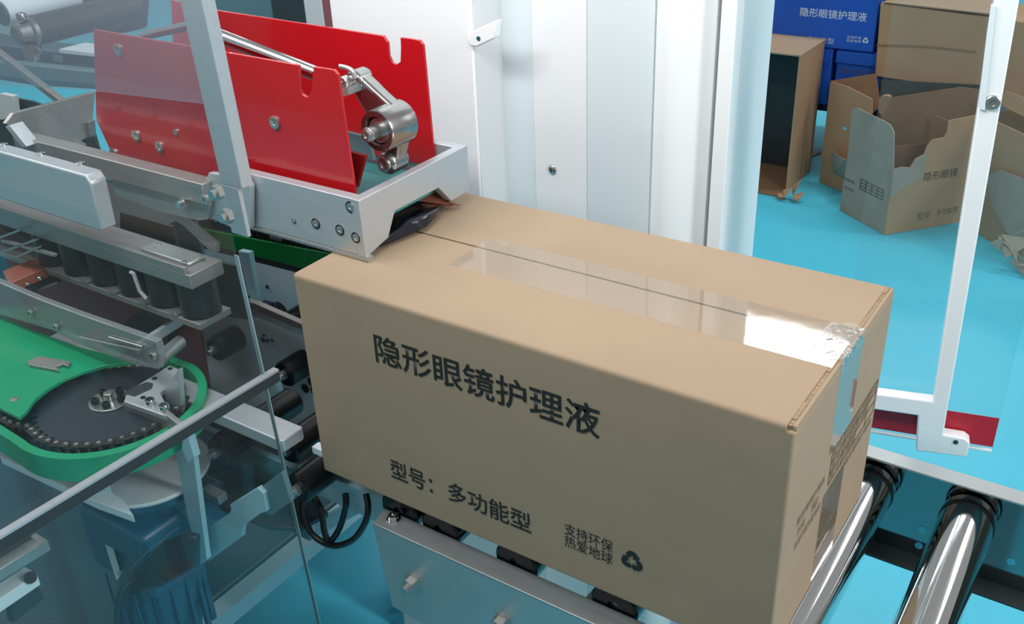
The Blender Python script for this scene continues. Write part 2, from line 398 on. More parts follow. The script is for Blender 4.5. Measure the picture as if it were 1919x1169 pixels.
# red plates
RY0, RY1 = .069, .196
slot = [(560, 124), (563, 168), (568, 178), (576, 182), (583, 176), (586, 162), (588, 125)]
rp = poly([(175, 55), (560, 122), (561, 165), (566, 177), (574, 182), (582, 177), (585, 163), (587, 125), (626, 131), (633, 140), (665, 358), (665, 380), (215, 300), (180, 225)], 'y', RY0)
r1 = MB().prism(rp, (0, .003, 0)).build('red_side_plate', red, head, .0006)
rp = poly([(320, 0), (410, 20), (718, 67), (727, 80), (729, 105), (735, 117), (742, 121), (750, 116), (751, 90), (750, 70), (786, 75), (793, 84), (815, 312), (330, 230)], 'y', RY1)
r2 = MB().prism(rp, (0, .003, 0)).build('red_side_plate', red, head, .0006)
ps = MB()
for q in ((222, 93), (256, 254), (300, 275), (516, 229), (214, 288)):
    bolt(ps, P(*q, 'y', RY0), (0, -1, 0), .0062, .0022)
ps.build('plate_screw', zinc, r1)
MB().cyl(P(331, 247, 'y', RY0), P(331, 247, 'y', RY0) + V(0, -.002, 0), .0032, n=12).build('indicator_stud', zinc, head)
# chrome cross rod
MB().cyl(P(408, 66, 'y', .09), P(592, 138, 'y', .11), .0068, n=24).build('guide_rod', chrome, head)
MB().cyl(P(265, 68, 'y', .13), P(380, 42, 'y', .16), .005, n=20).build('cross_rod', chrome, head)
# cast lever arm with bearing hub
Yh = .105
hub = P(712, 243, 'y', Yh)
top = P(672, 150, 'y', .125); bot = P(738, 300, 'y', .125)
arm = MB()
def armseg(a, b, ra, rb, y0, y1):
    d = (b - a); d.y = 0; d.normalize(); n = V(-d.z, 0, d.x)
    A = [V(a.x, y0, a.z) - n * ra, V(b.x, y0, b.z) - n * rb, V(b.x, y0, b.z) + n * rb, V(a.x, y0, a.z) + n * ra]
    arm.prism(A, (0, y1 - y0, 0))
hc = P(738, 232, 'y', .125)
armseg(top, hc, .0095, .019, .118, .134)
armseg(hc, bot, .016, .0095, .118, .134)
arm.cyl(V(top.x, .116, top.z), V(top.x, .137, top.z), .0105, n=24)
arm.cyl(V(bot.x, .112, bot.z), V(bot.x, .137, bot.z), .0110, n=24)
armo = arm.build('lever_arm', cast, head, .004, 3)
h = MB()
h.lathe(V(hc.x, .137, hc.z), (0, -1, 0), [(0, 0), (0, .018), (.002, .0205), (.034, .0195), (.036, .0185), (.036, .0135), (.030, .0125), (.030, 0)], 40)
ho = h.build('bearing_hub', cast, head)
s2 = MB(); s2.cyl(V(hc.x, .108, hc.z), V(hc.x, .088, hc.z), .0068, n=24); s2.cyl(V(hc.x, .110, hc.z), V(hc.x, .104, hc.z), .0118, n=28)
s2.build('hub_shaft', zinc, ho, .0008)
s3 = MB(); bolt(s3, V(hc.x, .0885, hc.z), (0, -1, 0), .0055, .0028); bolt(s3, V(bot.x, .112, bot.z), (0, -1, 0), .0075, .003)
bolt(s3, V(top.x - .006, .116, top.z), (0, -1, 0), .0062, .007); s3.build('arm_bolt', zinc, armo)
cl = MB()
q0 = P(637, 124, 'y', .112); q1 = P(661, 134, 'y', .112)
cl.tube(spline([q0, q0.lerp(q1, .55) + V(.001, 0, .001), q1, q1 + V(.002, 0, -.006)]), .0022)
cl.bar(P(637, 176, 'y', .112), P(668, 165, 'y', .112), (0, .022, 0), (0, 0, .007))
cl.build('spring_clip', steel, head)
# inner pieces seen between the red plates
MB().prism(poly([(650, 283), (684, 293), (668, 352), (650, 356)], 'y', .085), (0, .004, 0)).build('red_inner_tab', redbox, head)
MB().box((-.30, .085, .992), (.03, .196, .996)).build('inner_tray', tealmat, head)
MB().prism(poly([(640, 245), (690, 258), (700, 300), (640, 285)], 'y', .155), (0, .004, 0)).build('inner_cross_plate', tealgrey, head)
# rubber brush and tape tail hanging below the cut-out
br = MB(); rows = []
cols = [(690, 467), (726, 457), (765, 440), (800, 424), (818, 406), (822, 395)]
tops = [(690, 455), (728, 430), (745, 405), (775, 395), (800, 388), (822, 388)]
for k, (a, b) in enumerate(zip(cols, tops)):
    pa = P(*a, 'z', T + .003 + .001 * k); pb = P(*b, 'x', HX - .020)
    rows.append([pb, pb.lerp(pa, .5) + V(.006, 0, .006), pa])
vs_ = [p for r_ in rows for p in spline(r_, 5)]; m_ = len(vs_) // len(rows)
br.add(vs_, [(i * m_ + k, (i + 1) * m_ + k, (i + 1) * m_ + k + 1, i * m_ + k + 1) for i in range(len(rows) - 1) for k in range(m_ - 1)], True)
bo = br.build('wiper_flap', navyfilm, head)
md = bo.modifiers.new('s', 'SOLIDIFY'); md.thickness = .0022
ft = MB()
for a, b, c in (((775, 375), (822, 357), (850, 386)), ((790, 385), (826, 368), (845, 388)), ((800, 372), (838, 372), (862, 386))):
    pa, pb = P(*a, 'x', HX - .02), P(*b, 'x', HX - .016); pc = P(*c, 'z', T + .006)
    ft.mark(); ft.prism([pa, pb, pc], (0, 0, .0012))
ft.build('loose_tape_shred', brownfilm, head)
MB().prism(poly([(800, 372), (830, 360), (832, 372), (806, 384)], 'x', HX - .022), (-.002, 0, 0)).build('red_knife_guard', red, head)
MB().box((.012, HY0 + .012, .9735), (.016, HY1 - .012, 1.002)).build('brush_holder', rubber, head)
MB().box((.016, HY0 + .012, .996), (HX - .011, HY1 - .012, 1.000)).build('brush_cover', darkgrey, head)
# low rail that continues to the left, with chamfer, and dark web
MB().prism([V(-.46, .03, 1.0158), V(-.143, .03, 1.0158), V(-.143, .03, .994), V(-.46, .03, .994)], (0, .018, 0)).build('rear_rail', alum_warm, head, .001)
MB().prism(poly([(205, 330), (385, 372), (392, 385), (388, 412), (372, 414), (290, 396), (215, 366)], 'y', .036), (0, .012, 0)).build('rear_web', alum_warm, head, .002)
nb = MB(); a = P(352, 376, 'y', .036); bolt(nb, a, (0, -1, 0), .006, .007, False); bolt(nb, P(388, 372, 'y', .03), (0, -1, 0), .005, .004); nb.build('web_bolt', zinc, head)
# cross plate at the far left, and its corner
MB().prism(poly([(10, 232), (25, 212), (178, 172), (172, 252), (110, 290), (62, 262), (30, 240)], 'x', -.46), (-.006, 0, 0)).build('rear_cross_plate', alum_warm, head, .0006)
MB().bar(P(26, 232, 'y', .028), P(58, 272, 'y', .028), (0, .016, 0), (.010, 0, .003)).build('angled_stay', alum, head, .0006)
lw = MB(); lw.mark(); lw.prism(poly([(115, 240), (165, 228), (168, 258), (120, 268)], 'y', .12), (0, .01, 0)); lw.mark(); lw.prism(poly([(85, 262), (110, 250), (150, 275), (130, 290)], 'y', .10), (0, .01, 0))
lw.build('latch_block', alum_warm, head, .001)

# ================================================================== GUARD: post and acrylic panes
XP = -.015
def edge_at(z):  # guard edge leans very slightly
    return -.0537 + (1.2132 - z) * (.0537 - .027) / .63
post = thing('guard_post', (XP, edge_at(.97), .965), 'upright square aluminium guard post crossing in front of the red plates', 'post')
pw, pd_ = .0245, .0125
a0 = V(XP, edge_at(1.32), 1.32); a1 = V(XP, edge_at(1.066), 1.066)
stb = MB().prism([a0, a0 + V(pw, 0, 0), a0 + V(pw, pd_, 0), a0 + V(0, pd_, 0)], a1 - a0).build('square_tube', alum, post, .0008)
MB().prism([a1, a1 + V(pw * .80, 0, 0), a1 + V(pw * .80, .004, 0), a1 + V(0, .004, 0)], V(0, 0, -.044) + V(.0, .0015, 0)).build('mounting_tongue', alum, post, .0006)
pb_ = MB()
for q in ((428, 347), (446, 391)):
    p = P(*q, 'y', edge_at(1.02) - .001); bolt(pb_, p + V(0, -.010, -.002), (0, -1, 0), .0068, .005, False)
pb_.build('fixing_bolt', zinc, stb)
hd = thing('upper_acrylic_pane', (XP, -.3, .86), 'clear acrylic guard pane between the aluminium post and the dark-edged lower pane', 'guard pane')
def pane_poly(zb, zt, y_far): return [V(XP, edge_at(zb), zb), V(XP, edge_at(zt), zt), V(XP, y_far, zt), V(XP, y_far, zb)]
MB().prism(pane_poly(.872, 1.32, -.75), (-.004, 0, 0)).build('acrylic_sheet', acrylic, hd)
MB().prism([V(XP + .0003, edge_at(1.0), 1.0), V(XP + .0003, edge_at(.872), .872), V(XP - .0043, edge_at(.872), .872), V(XP - .0043, edge_at(1.0), 1.0)], (0, .0012, 0)).build('polished_edge', acr_edge, hd)
ld = thing('lower_acrylic_pane', (XP, -.3, .3), 'clear acrylic lower guard pane with a thick dark top edge sloping across the lower left', 'guard pane')
MB().prism(pane_poly(.30, .866, -.75), (-.004, 0, 0)).build('acrylic_sheet', acrylic, ld)
MB().prism([V(XP + .0003, edge_at(.866), .866), V(XP + .0003, edge_at(.30), .30), V(XP - .0043, edge_at(.30), .30), V(XP - .0043, edge_at(.866), .866)], (0, .0010, 0)).build('polished_edge', acr_edge, ld)
za, zb_ = P(518, 700, 'x', XP), P(0, 1013, 'x', XP); dr = (zb_ - za).normalized(); zb_ = za + dr * .8
MB().bar(za + V(.001, 0, -.001), zb_ + V(.001, 0, -.001), (.007, 0, 0), (0, 0, .0105)).build('dark_edge_seal', darkgrey, ld, .0006)
MB().bar(za + V(.001, 0, .0052), zb_ + V(.001, 0, .0052), (.007, 0, 0), (0, 0, .0022)).build('bright_edge_trim', alum, ld)
ap = thing('reflection_haze_pane', (-.2, .048, 1.06), 'added hazy sheet standing in for a reflection on the left part of the near red plate', 'guard pane')  # sheet added to paint a reflected haze over the red plate
hp = [P(-150, 148, 'y', .055), P(172, 170, 'y', .055), P(400, 197, 'y', .055)]
MB().prism([hp[0], hp[1], hp[2], V(hp[2].x, .055, 1.34), V(hp[0].x, .055, 1.34)], (0, .003, 0)).build('acrylic_sheet', haze_film, ap)

# ================================================================== SILVER COVER BEAM
sb = thing('cover_beam', (-.4, 0, .96), 'thick silver aluminium cover beam with a rounded end at the left edge of the picture', 'beam')
bmb = MB().prism([V(-.62, -.02, 1.0218), V(-.253, -.02, 1.0218), V(-.2475, -.02, 1.014), V(-.249, -.02, .9627), V(-.62, -.02, .9627)], (0, .019, 0)).build('beam_body', alum, sb, .002)
s_ = MB()
for q in ((6, 272), (75, 289), (150, 307)): bolt(s_, P(*q, 'z', 1.0218), (0, 0, 1), .0048, .0018)
s_.build('cap_screw', chrome, bmb)

# ================================================================== SIDE BELT DRIVE: channel rail + vertical drums
dr_ = thing('side_belt_drive', (-.3, .02, .86), 'long aluminium channel rail over a row of black drums at left of the carton', 'belt drive')
rbs = MB().box((-.62, -.001, .914), (-.1485, .041, .9295)).build('rail_base', alum_warm, dr_, .0008)
MB().box((-.62, -.001, .9295), (-.155, .004, .9365)).build('rail_lip', alum_warm, dr_, .0006)
MB().box((-.24, .012, .9295), (-.165, .034, .9335)).build('wear_strip', steel, dr_, .0015)
sg = MB()
for q in ((345, 492), (296, 458), (376, 482)): bolt(sg, P(*q, 'z', .9335), (0, 0, 1), .003, .0015)
sg.build('rail_screw', zinc, rbs)
for i, x in enumerate([-.172, -.222, -.272, -.322, -.372, -.422]):
    d_ = MB().lathe((x, .022, .8735), (0, 0, 1), [(0, 0), (0, .019), (.001, .0205), (.039, .0205), (.0395, 0)], 36)
    d_.build('vertical_drum', drum_m, dr_)
MB().box((-.62, .001, .8655), (-.152, .043, .8725)).build('lower_plate', alum_warm, dr_, .0005)
cb = MB()
for x in (-.197, -.247, -.297, -.347): cb.mark(); cb.prism([V(x, -.0005, .874), V(x + .012, -.0005, .874), V(x + .010, -.0005, .8775)], (0, .006, 0))
cb.build('spacer_tab', steel, dr_)
MB().box((-.62, .043, .86), (-.30, .047, .914)).build('back_plate', darkgrey, dr_)
MB().prism(poly([(225, 398), (322, 425), (334, 474), (448, 500), (470, 600), (400, 590), (225, 470)], 'y', .10), (0, .004, 0)).build('shade_plate', darkgrey, dr_)  # dark plate added for the grey panel and shade behind the rail
# clear wedge guide above the green strip
MB().prism(poly([(310, 402), (330, 398), (405, 458), (405, 474), (392, 470), (345, 425)], 'y', .05), (0, .006, 0)).build('clear_wedge', acrylic_soft, dr_, .001)
# hook on lower rail
hk = MB(); hk.tube([P(245, 510, 'y', -.005), P(250, 512, 'y', -.005), P(262, 545, 'y', -.005), P(275, 560, 'y', -.005)], .0022, 8); hk.build('wire_hook', alum, dr_)

# copper box and dark interior
cbx = thing('copper_block', (-.42, -.02, .85), 'small copper-coloured block at left edge below the channel rail', 'machine block')
cpts = poly([(5, 507), (92, 473), (106, 478), (108, 492), (18, 530)], 'z', .873)
MB().prism(cpts, (0, 0, -.013)).build('block_body', copper, cbx, .001)
sm = MB(); bolt(sm, P(74, 522, 'z', .862), (0, 0, 1), .005, .004); bolt(sm, P(52, 533, 'z', .862), (0, 0, 1), .004, .003); sm.build('block_screw', zinc, cbx)
MB().prism(poly([(20, 528), (110, 492), (112, 512), (30, 548)], 'z', .858), (0, 0, -.01)).build('block_foot', darkgrey, cbx)

drb = thing('dark_red_housing', (-.25, .08, .70), 'dark red machine housing between the channel rail and the green chain guard', 'housing')
MB().box((-.60, .05, .69), (-.250, .055, .862)).build('front_sheet', redbox, drb)
MB().prism(poly([(308, 560), (350, 575), (372, 640), (390, 720), (380, 722), (340, 660), (318, 620)], 'y', .048), (0, .004, 0)).build('red_end_flange', redbox, drb)
MB().prism(poly([(215, 620), (300, 550), (310, 560), (316, 640), (258, 650)], 'y', .035), (0, .012, 0)).build('black_cover', rubber, drb)

# grey clear plastic chute arm
ga = thing('clear_plastic_guide_arm', (-.35, -.05, .86), 'long greyish see-through plastic guide arm above the green chain guard', 'guide arm')
gp = poly([(-40, 512), (0, 530), (70, 560), (150, 590), (292, 640), (300, 668), (296, 692), (250, 684), (160, 650), (100, 620), (0, 590), (-40, 575)], 'y', -.05)
MB().prism(gp, (0, .008, 0)).build('arm_body', acrylic_soft, ga, .001)
MB().tube([P(150, 632, 'y', -.052), P(262, 656, 'y', -.052), P(268, 650, 'y', -.052), P(205, 632, 'y', -.052)], .0012, 8).build('arm_slot', zinc, ga)
gs = MB()
for q in ((60, 585), (108, 611), (290, 665)): bolt(gs, P(*q, 'y', -.051), (0, -1, 0), .004, .004)
gs.build('arm_screw', zinc, ga)

# light support bar with bright block, right of the arm
lb = thing('support_bar', (-.2, .0, .82), 'short pale aluminium bar pointing up right above the green rim', 'bar')
MB().bar(P(252, 655, 'z', .845), P(338, 600, 'z', .845), (.006, 0, 0), (0, 0, .011)).build('bar_body', alum, lb, .0008)
MB().cyl(P(300, 672, 'z', .83), P(338, 640, 'z', .83), .0075, n=20).build('air_cylinder', steel, lb)

# ================================================================== NEAR CHAIN GUARD + SPROCKET
GZ = .806
SC = V(-.2085, -.0815, GZ)
grd = thing('chain_guard', (SC.x, SC.y, .775), 'bright green chain guard around the large dark sprocket at lower left', 'guard')
def arc(cx, cy, r, a0, a1, n=32, z=GZ): return [V(cx + r * math.cos(math.radians(a0 + (a1 - a0) * i / n)), cy + r * math.sin(math.radians(a0 + (a1 - a0) * i / n)), z) for i in range(n + 1)]
def rimstrip(r0, r1, z0, z1, a0=-100, a1=80):
    vs = []; o_ = arc(SC.x, SC.y, r1, a0, a1, 40, 0); i_ = arc(SC.x, SC.y, r0, a0, a1, 40, 0)
    o_ = [V(SC.x - .45, SC.y - r1 + .015, 0)] + [V(SC.x - .06, SC.y - r1 + .004, 0)] + o_ + [V(SC.x - .05, SC.y + r1 - .002, 0)]
    i_ = [V(SC.x - .45, SC.y - r0 + .015, 0)] + [V(SC.x - .06, SC.y - r0 + .004, 0)] + i_ + [V(SC.x - .05, SC.y + r0 - .002, 0)]
    mb = MB(); n = len(o_)
    for p in o_: vs += [V(p.x, p.y, z0), V(p.x, p.y, z1)]
    for p in i_: vs += [V(p.x, p.y, z0), V(p.x, p.y, z1)]
    fs = []
    for k in range(n - 1):
        a, b = 2 * k, 2 * k + 2; c, d = 2 * n + 2 * k, 2 * n + 2 * k + 2
        fs += [(a, b, b + 1, a + 1), (d, c, c + 1, d + 1), (a + 1, b + 1, d + 1, c + 1), (b, a, c, d)]
    fs += [(0, 1, 2 * n + 1, 2 * n), (2 * n - 1, 2 * n - 2, 4 * n - 2, 4 * n - 1)]
    return mb.add(vs, fs)
rimstrip(.0865, .0955, GZ - .026, GZ + .001).build('guard_rim', green, grd, .0006)
fl = MB()
fl.prism([V(SC.x - .45, SC.y - .075, GZ - .026)] + arc(SC.x, SC.y, .088, -120, 90, 40, GZ - .026) + [V(SC.x - .45, SC.y + .085, GZ - .026)], (0, 0, .003))
fl.build('guard_floor', darkgrey, grd)
# top cover with arc opening; outline runs to the left
cz = .8185
cov = [(-60, 575), (0, 592), (60, 618), (150, 650), (235, 672), (262, 676)]
back = [P(x, y, 'z', cz) for x, y in cov]
opening = [P(x, y, 'z', cz) for x, y in ((238, 680), (200, 684), (160, 694), (120, 710), (90, 728), (65, 748), (48, 772), (36, 782), (0, 764), (-60, 735))]
MB().prism(back + opening, (0, 0, -.004)).build('top_cover', green, grd, .0006)
g2 = MB(); g2.lathe(P(27, 749, 'z', cz), (0, 0, 1), [(0, 0), (0, .0042), (.001, .0040), (.0014, .002), (.0014, 0)], 20); g2.build('cover_screw', zinc, grd)
cp = poly([(53, 680), (77, 671), (134, 681), (128, 690), (118, 686), (106, 690), (112, 698), (55, 687)], 'z', cz + .0005)
MB().prism(cp, (0, 0, .003)).build('metal_clip', alum_warm, grd, .0005)
# sprocket (rotates on its own -> its own thing)
spr = thing('sprocket_wheel', (SC.x, SC.y, GZ), 'large dark toothed sprocket wheel lying flat inside the green guard', 'sprocket')
NT = 44; o_ = []
for i in range(NT * 4):
    r = .0735 if i % 4 in (0, 1) else .0685
    t = 2 * math.pi * i / (NT * 4); o_.append(V(SC.x + r * math.cos(t), SC.y + r * math.sin(t), GZ - .005))
MB().prism(o_, (0, 0, .006)).build('toothed_disc', sprocket_m, spr)
hfl = MB().cyl(SC + V(0, 0, .001), SC + V(0, 0, .0035), .0205, n=40).build('hub_flange', zinc, spr, .0005)
for k in range(5):
    t = 2 * math.pi * k / 5 + .4; b_ = MB(); bolt(b_, SC + V(.0135 * math.cos(t), .0135 * math.sin(t), .0035), (0, 0, 1), .0040, .0055); b_.build('hub_screw', blackbolt, hfl)
MB().cyl(SC + V(0, 0, .0035), SC + V(0, 0, .012), .0045, n=20).build('centre_stud', zinc, spr, .0006)
# chain
ch = thing('roller_chain', (SC.x, SC.y, GZ - .006), 'oily roller chain wrapped round the near edge of the dark sprocket', 'chain')
path = [V(SC.x - .40, SC.y - .065, 0), V(SC.x - .05, SC.y - .0765, 0)] + arc(SC.x, SC.y, .0765, -112, 40, 60, 0)
tot = [0]
for a, b in zip(path, path[1:]): tot.append(tot[-1] + (b - a).length)
def along(s):
    for i in range(len(path) - 1):
        if s <= tot[i + 1]: return path[i].lerp(path[i + 1], (s - tot[i]) / (tot[i + 1] - tot[i]))
    return path[-1]
outer = MB(); pins = MB(); st = .0105; k = 0; s = .18
while s + st < tot[-1]:
    a, b = along(s), along(s + st); d = (b - a).normalized(); n = V(-d.y, d.x, 0)
    for zz in ((GZ + .0022, GZ + .0036) if k % 2 else (GZ + .001, GZ + .0022)), ((GZ - .0085, GZ - .0070)):
        pts = []
        for c_, a0 in ((b, -90), (a, 90)):
            for q in range(7):
                t = math.radians(a0 + q * 30); pts.append(V(c_.x, c_.y, zz[0]) + (d * math.cos(t) + n * math.sin(t)) * .0046)
        pts2 = pts
        outer.prism(pts2, (0, 0, zz[1] - zz[0]))
    pins.cyl(V(a.x, a.y, GZ - .0085), V(a.x, a.y, GZ + .0045), .0021, n=12)
    s += st; k += 1
outer.build('chain_link_plate', chain_m, ch, .0003, 1); pins.build('chain_pin', zinc, ch)
# bearing bracket on top of the guard
bb_ = thing('bearing_bracket', (-.13, -.07, .78), 'cast aluminium bearing bracket with a slotted hole over the sprocket', 'bracket')
zt = .822
bp1 = poly([(235, 742), (248, 727), (318, 684), (334, 690), (334, 706), (300, 735), (320, 774), (312, 780), (232, 752)], 'z', zt)
btp = MB().prism(bp1, (0, 0, -.006)).build('top_plate', alum, bb_, .0010)
MB().prism(poly([(232, 750), (313, 779), (340, 800), (340, 830), (300, 815), (225, 775)], 'y', P(272, 765, 'z', zt).y + .002), (0, .006, 0)).build('side_web', alum_warm, bb_, .0008)
MB().prism(poly([(334, 692), (338, 740), (340, 792), (316, 775), (302, 736)], 'y', P(318, 735, 'z', zt).y), (0, .006, 0)).build('rib_web', alum, bb_, .0008)
MB().prism(poly([(236, 738), (245, 728), (275, 716), (287, 719), (284, 728), (252, 743)], 'z', zt + .0002), (0, 0, .0005)).build('slotted_hole', darkgrey, bb_)
sb_ = MB()
for q in ((282, 757), (309, 767)): bolt(sb_, P(*q, 'z', zt), (0, 0, 1), .005, .006)
sb_.build('bracket_bolt', chrome, btp)
sh_ = MB()
for q in ((319, 691), (290, 709), (268, 745)): sh_.mark(); sh_.cyl(P(*q, 'z', zt), P(*q, 'z', zt) + V(0, 0, .0006), .0026, n=16)
sh_.build('threaded_hole', blackbolt, btp)

# far chain guard
fg = thing('far_chain_guard', (-.3, .26, .79), 'dark green chain guard strip running behind the left end of the carton', 'guard')
MB().prism(poly([(320, 418), (600, 472), (700, 492), (700, 535), (600, 512), (320, 440)], 'y', .26), (0, .006, 0)).build('guard_side', green_dark, fg, .0006)
MB().prism(poly([(320, 440), (600, 512), (700, 535), (700, 545), (600, 522), (320, 450)], 'y', .262), (0, .02, 0)).build('guard_bottom', darkgrey, fg)
fc = MB(); a, b = P(330, 405, 'y', .262), P(690, 478, 'y', .262)
for i in range(36):
    p = a.lerp(b, i / 35); fc.box((p.x - .0045, .262, p.z - .008), (p.x + .0045, .270, p.z + .004 + .002 * (i % 2)))
fc.build('chain', blackbolt, fg, .0006, 1)
MB().prism(poly([(320, 390), (690, 455), (700, 500), (320, 430)], 'y', .275), (0, .004, 0)).build('back_shield', darkgrey, fg)
MB().prism(poly([(508, 442), (530, 447), (528, 452), (508, 447)], 'y', .26), (0, -.002, 0)).build('chain_lock', zinc, fg)
MB().prism(poly([(438, 423), (449, 425), (447, 431), (438, 429)], 'y', .2), (0, .004, 0)).build('orange_marker', orange, fg)

# ================================================================== CONVEYOR ROLLERS
RR = .0165
proto = thing('rubber_roller', V(-.0200, -.020, .731), 'black rubber roller with hex bolt nearest the lower left corner of the carton', 'roller', 'black rubber rollers of the carton sealer')
def rub(th, length):
    o = th.location
    MB().lathe(o, (0, 1, 0), [(0, .004), (0, .0145), (.002, RR), (length - .002, RR), (length, .0145), (length, .004)], 36).build('roller_sleeve', rubber, th)
    q = MB(); bolt(q, o + V(0, .0005, 0), (0, -1, 0), .0068, .006, False); q.build('axle_bolt', zinc, th)
rub(proto, .115)
copy_tree(proto, V(-.1405, -.0185, .731), 'black rubber roller seen through the pane below the aluminium bar')
copy_tree(proto, V(-.190, .129, .731), 'black rubber roller whose end meets the dark pane edge beside the carton')
copy_tree(proto, V(-.310, .127, .731), 'black rubber roller behind the pane right of the dark red flange')
copy_tree(proto, V(-.075, .02, .733), 'black rubber roller tucked behind the end of the aluminium bar')
copy_tree(proto, V(-.255, .170, .745), 'black rubber roller farthest back, under the far green guard')
# centre plates
cpn = thing('centre_plate', (-.2, .12, .62), 'grey side plate of the lower tape unit seen between the black rollers', 'machine plate')
MB().prism(poly([(360, 560), (380, 622), (400, 760), (620, 820), (640, 650), (480, 570), (370, 535)], 'y', .165), (0, .004, 0)).build('plate_body', teal_lightened, cpn, .0006)
hs = MB()
for q in ((573, 727), (585, 716), (590, 731)): hs.mark(); hs.cyl(P(*q, 'y', .165), P(*q, 'y', .165) + V(0, -.0015, 0), .0062, n=24)
hs.build('plate_hole', darkgrey, cpn)
psn = MB(); bolt(psn, P(511, 636, 'y', .165), (0, -1, 0), .0028, .002); psn.build('plate_screw', zinc, cpn)
MB().prism(poly([(370, 535), (480, 570), (640, 640), (640, 650), (480, 582), (372, 548)], 'y', .158), (0, .008, 0)).build('plate_top_edge', alum_warm, cpn)
# far sheet behind rollers, brightened by its lightened paint
fs_ = thing('far_side_panel', (-.25, .33, .55), 'flat teal grey panel behind the upper black rollers left of the carton', 'panel')
MB().prism(poly([(300, 420), (620, 500), (700, 560), (700, 760), (420, 640), (300, 590)], 'y', .33), (0, .004, 0)).build('panel_sheet', teal_lightened, fs_)
pf = MB(); bolt(pf, P(502, 537, 'y', .33), (0, -1, 0), .003, .002); pf.build('panel_screw', darkgrey, fs_)
sen = thing('sensor_block', (-.21, .22, .75), 'small dark blue sensor block behind the pale blue upright', 'sensor')
MB().prism(poly([(483, 568), (500, 572), (509, 582), (510, 606), (490, 604), (484, 600)], 'y', .22), (0, .012, 0)).build('sensor_body', sensor, sen, .001)
# pale blue upright with slot
pu = thing('pale_blue_upright', (-.2, .19, .6), 'narrow pale blue painted upright with an oval slot left of the carton', 'upright')
MB().prism(poly([(446, 470), (466, 474), (489, 608), (474, 602), (462, 575)], 'y', .19), (0, .008, 0)).build('upright_bar', paleblue, pu, .0006)
MB().prism(poly([(464, 552), (467, 553), (472, 566), (472, 581), (470, 582), (465, 567)], 'y', .19), (0, -.0008, 0)).build('oval_slot', darkteal, pu)
pu2 = thing('lower_pale_blue_upright', (-.1, .09, .5), 'short pale blue upright below the black roller beside the carton', 'upright')
MB().prism(poly([(503, 708), (516, 716), (524, 745), (534, 788), (519, 782), (508, 745)], 'y', .09), (0, .008, 0)).build('upright_bar', paleblue, pu2, .0006)

# aluminium guide bar
gb = thing('aluminium_guide_bar', (-.1, -.02, .78), 'solid pale aluminium guide bar with rounded end ending just left of the carton', 'bar')
MB().prism([V(-.40, -.0335, .8), V(-.0165, -.0335, .8), V(-.0145, -.031, .8), V(-.0135, -.008, .8), V(-.0155, -.0045, .8), V(-.40, -.0045, .8)], (0, 0, -.0135)).build('bar_body', alum, gb, .0012)
MB().bar((-.0135, .006, .769), (.03, .006, .769), (0, .010, 0), (0, 0, .008)).build('rear_lug', whiteb, gb, .0005)

# lower supports seen through the pane
sup = thing('motor_support_bracket', (-.16, -.07, .45), 'thin pale teal upright bracket with a notched plate below the guide bar', 'bracket')
sx = -.10
MB().prism(poly([(322, 812), (352, 808), (362, 850), (388, 1048), (376, 1058), (350, 965)], 'y', -.075), (0, .006, 0)).build('thin_upright', paleblue, sup, .0006)
MB().prism(poly([(345, 812), (352, 815), (364, 858), (352, 868), (340, 840)], 'y', -.082), (0, .008, 0)).build('upper_lug', paleblue, sup, .0005)
MB().prism(poly([(376, 995), (430, 962), (433, 954), (430, 946), (482, 914), (494, 925), (500, 958), (488, 962), (455, 986), (452, 1006), (390, 1052)], 'y', -.06), (0, .006, 0)).build('notched_plate', paleblue, sup, .0006)
MB().prism(poly([(486, 915), (528, 884), (545, 940), (508, 966), (494, 958)], 'y', -.055), (0, .006, 0)).build('side_plate', tealgrey, sup, .0006)
MB().bar(P(385, 918, 'y', -.04), P(418, 934, 'y', -.04), (0, .012, 0), (0, 0, .010)).build('stub_bar', alum_warm, sup, .0006)
# lower cross frame rails of the machine
fr = thing('machine_base_frame', (-.3, .1, .0), 'pale blue lower frame beam rising diagonally behind the lower pane', 'frame')
b0, b1 = P(394, 1169, 'z', .30), P(640, 968, 'z', .30); dd = (b1 - b0).normalized()
MB().bar(b0 - dd * .9, b1 + dd * .35, (.030, 0, 0), (0, 0, .03)).build('base_beam', paleblue, fr, .001)
for k_, dist in enumerate((-.85, .42)):
    p = b0 + dd * dist; MB().box((p.x - .02, p.y - .02, 0), (p.x + .02, p.y + .02, .30)).build('frame_leg', paleblue, fr, .001)
MB().box((b0.x - 1.1, b0.y - .9, .25), (b0.x - .02, b1.y + .30, .255)).build('belly_pan', darkteal, fr)
MB().prism([V(b0.x - .02, b0.y - .9, .255), V(b0.x - .02, b1.y + .3, .255), V(b0.x - .02, b1.y + .3, .315), V(b0.x - .02, b0.y - .9, .315)], (-.004, 0, 0)).build('pan_upstand', tealgrey, fr)

# dark machine bed plate under head (blocks light to the floor)
bed = thing('machine_bed', (-.5, .1, .55), 'grey machine bed plates beneath the rollers behind the lower pane', 'machine bed')
MB().prism(poly([(395, 845), (560, 905), (615, 960), (560, 990), (500, 985), (380, 935)], 'z', .66), (0, 0, -.006)).build('bed_plate', darkgrey, bed, .001)
MB().prism([V(-.95, .03, .70), V(-.075, .03, .70), V(-.075, .03, .60), V(-.95, .03, .60)], (0, .008, 0)).build('bed_web', tealgrey, bed, .001)
MB().box((-.95, .04, .595), (-.14, .22, .600)).build('bed_sheet', darkgrey, bed)
MB().bar(P(0, 790, 'z', .74), P(150, 872, 'z', .74), (0, .03, 0), (0, 0, .05)).build('bed_beam', whiteg, bed, .001)
MB().prism(poly([(0, 805), (130, 868), (230, 935), (250, 965), (180, 940), (0, 855)], 'z', .735), (0, 0, -.01)).build('bed_flange', whiteb, bed, .001)
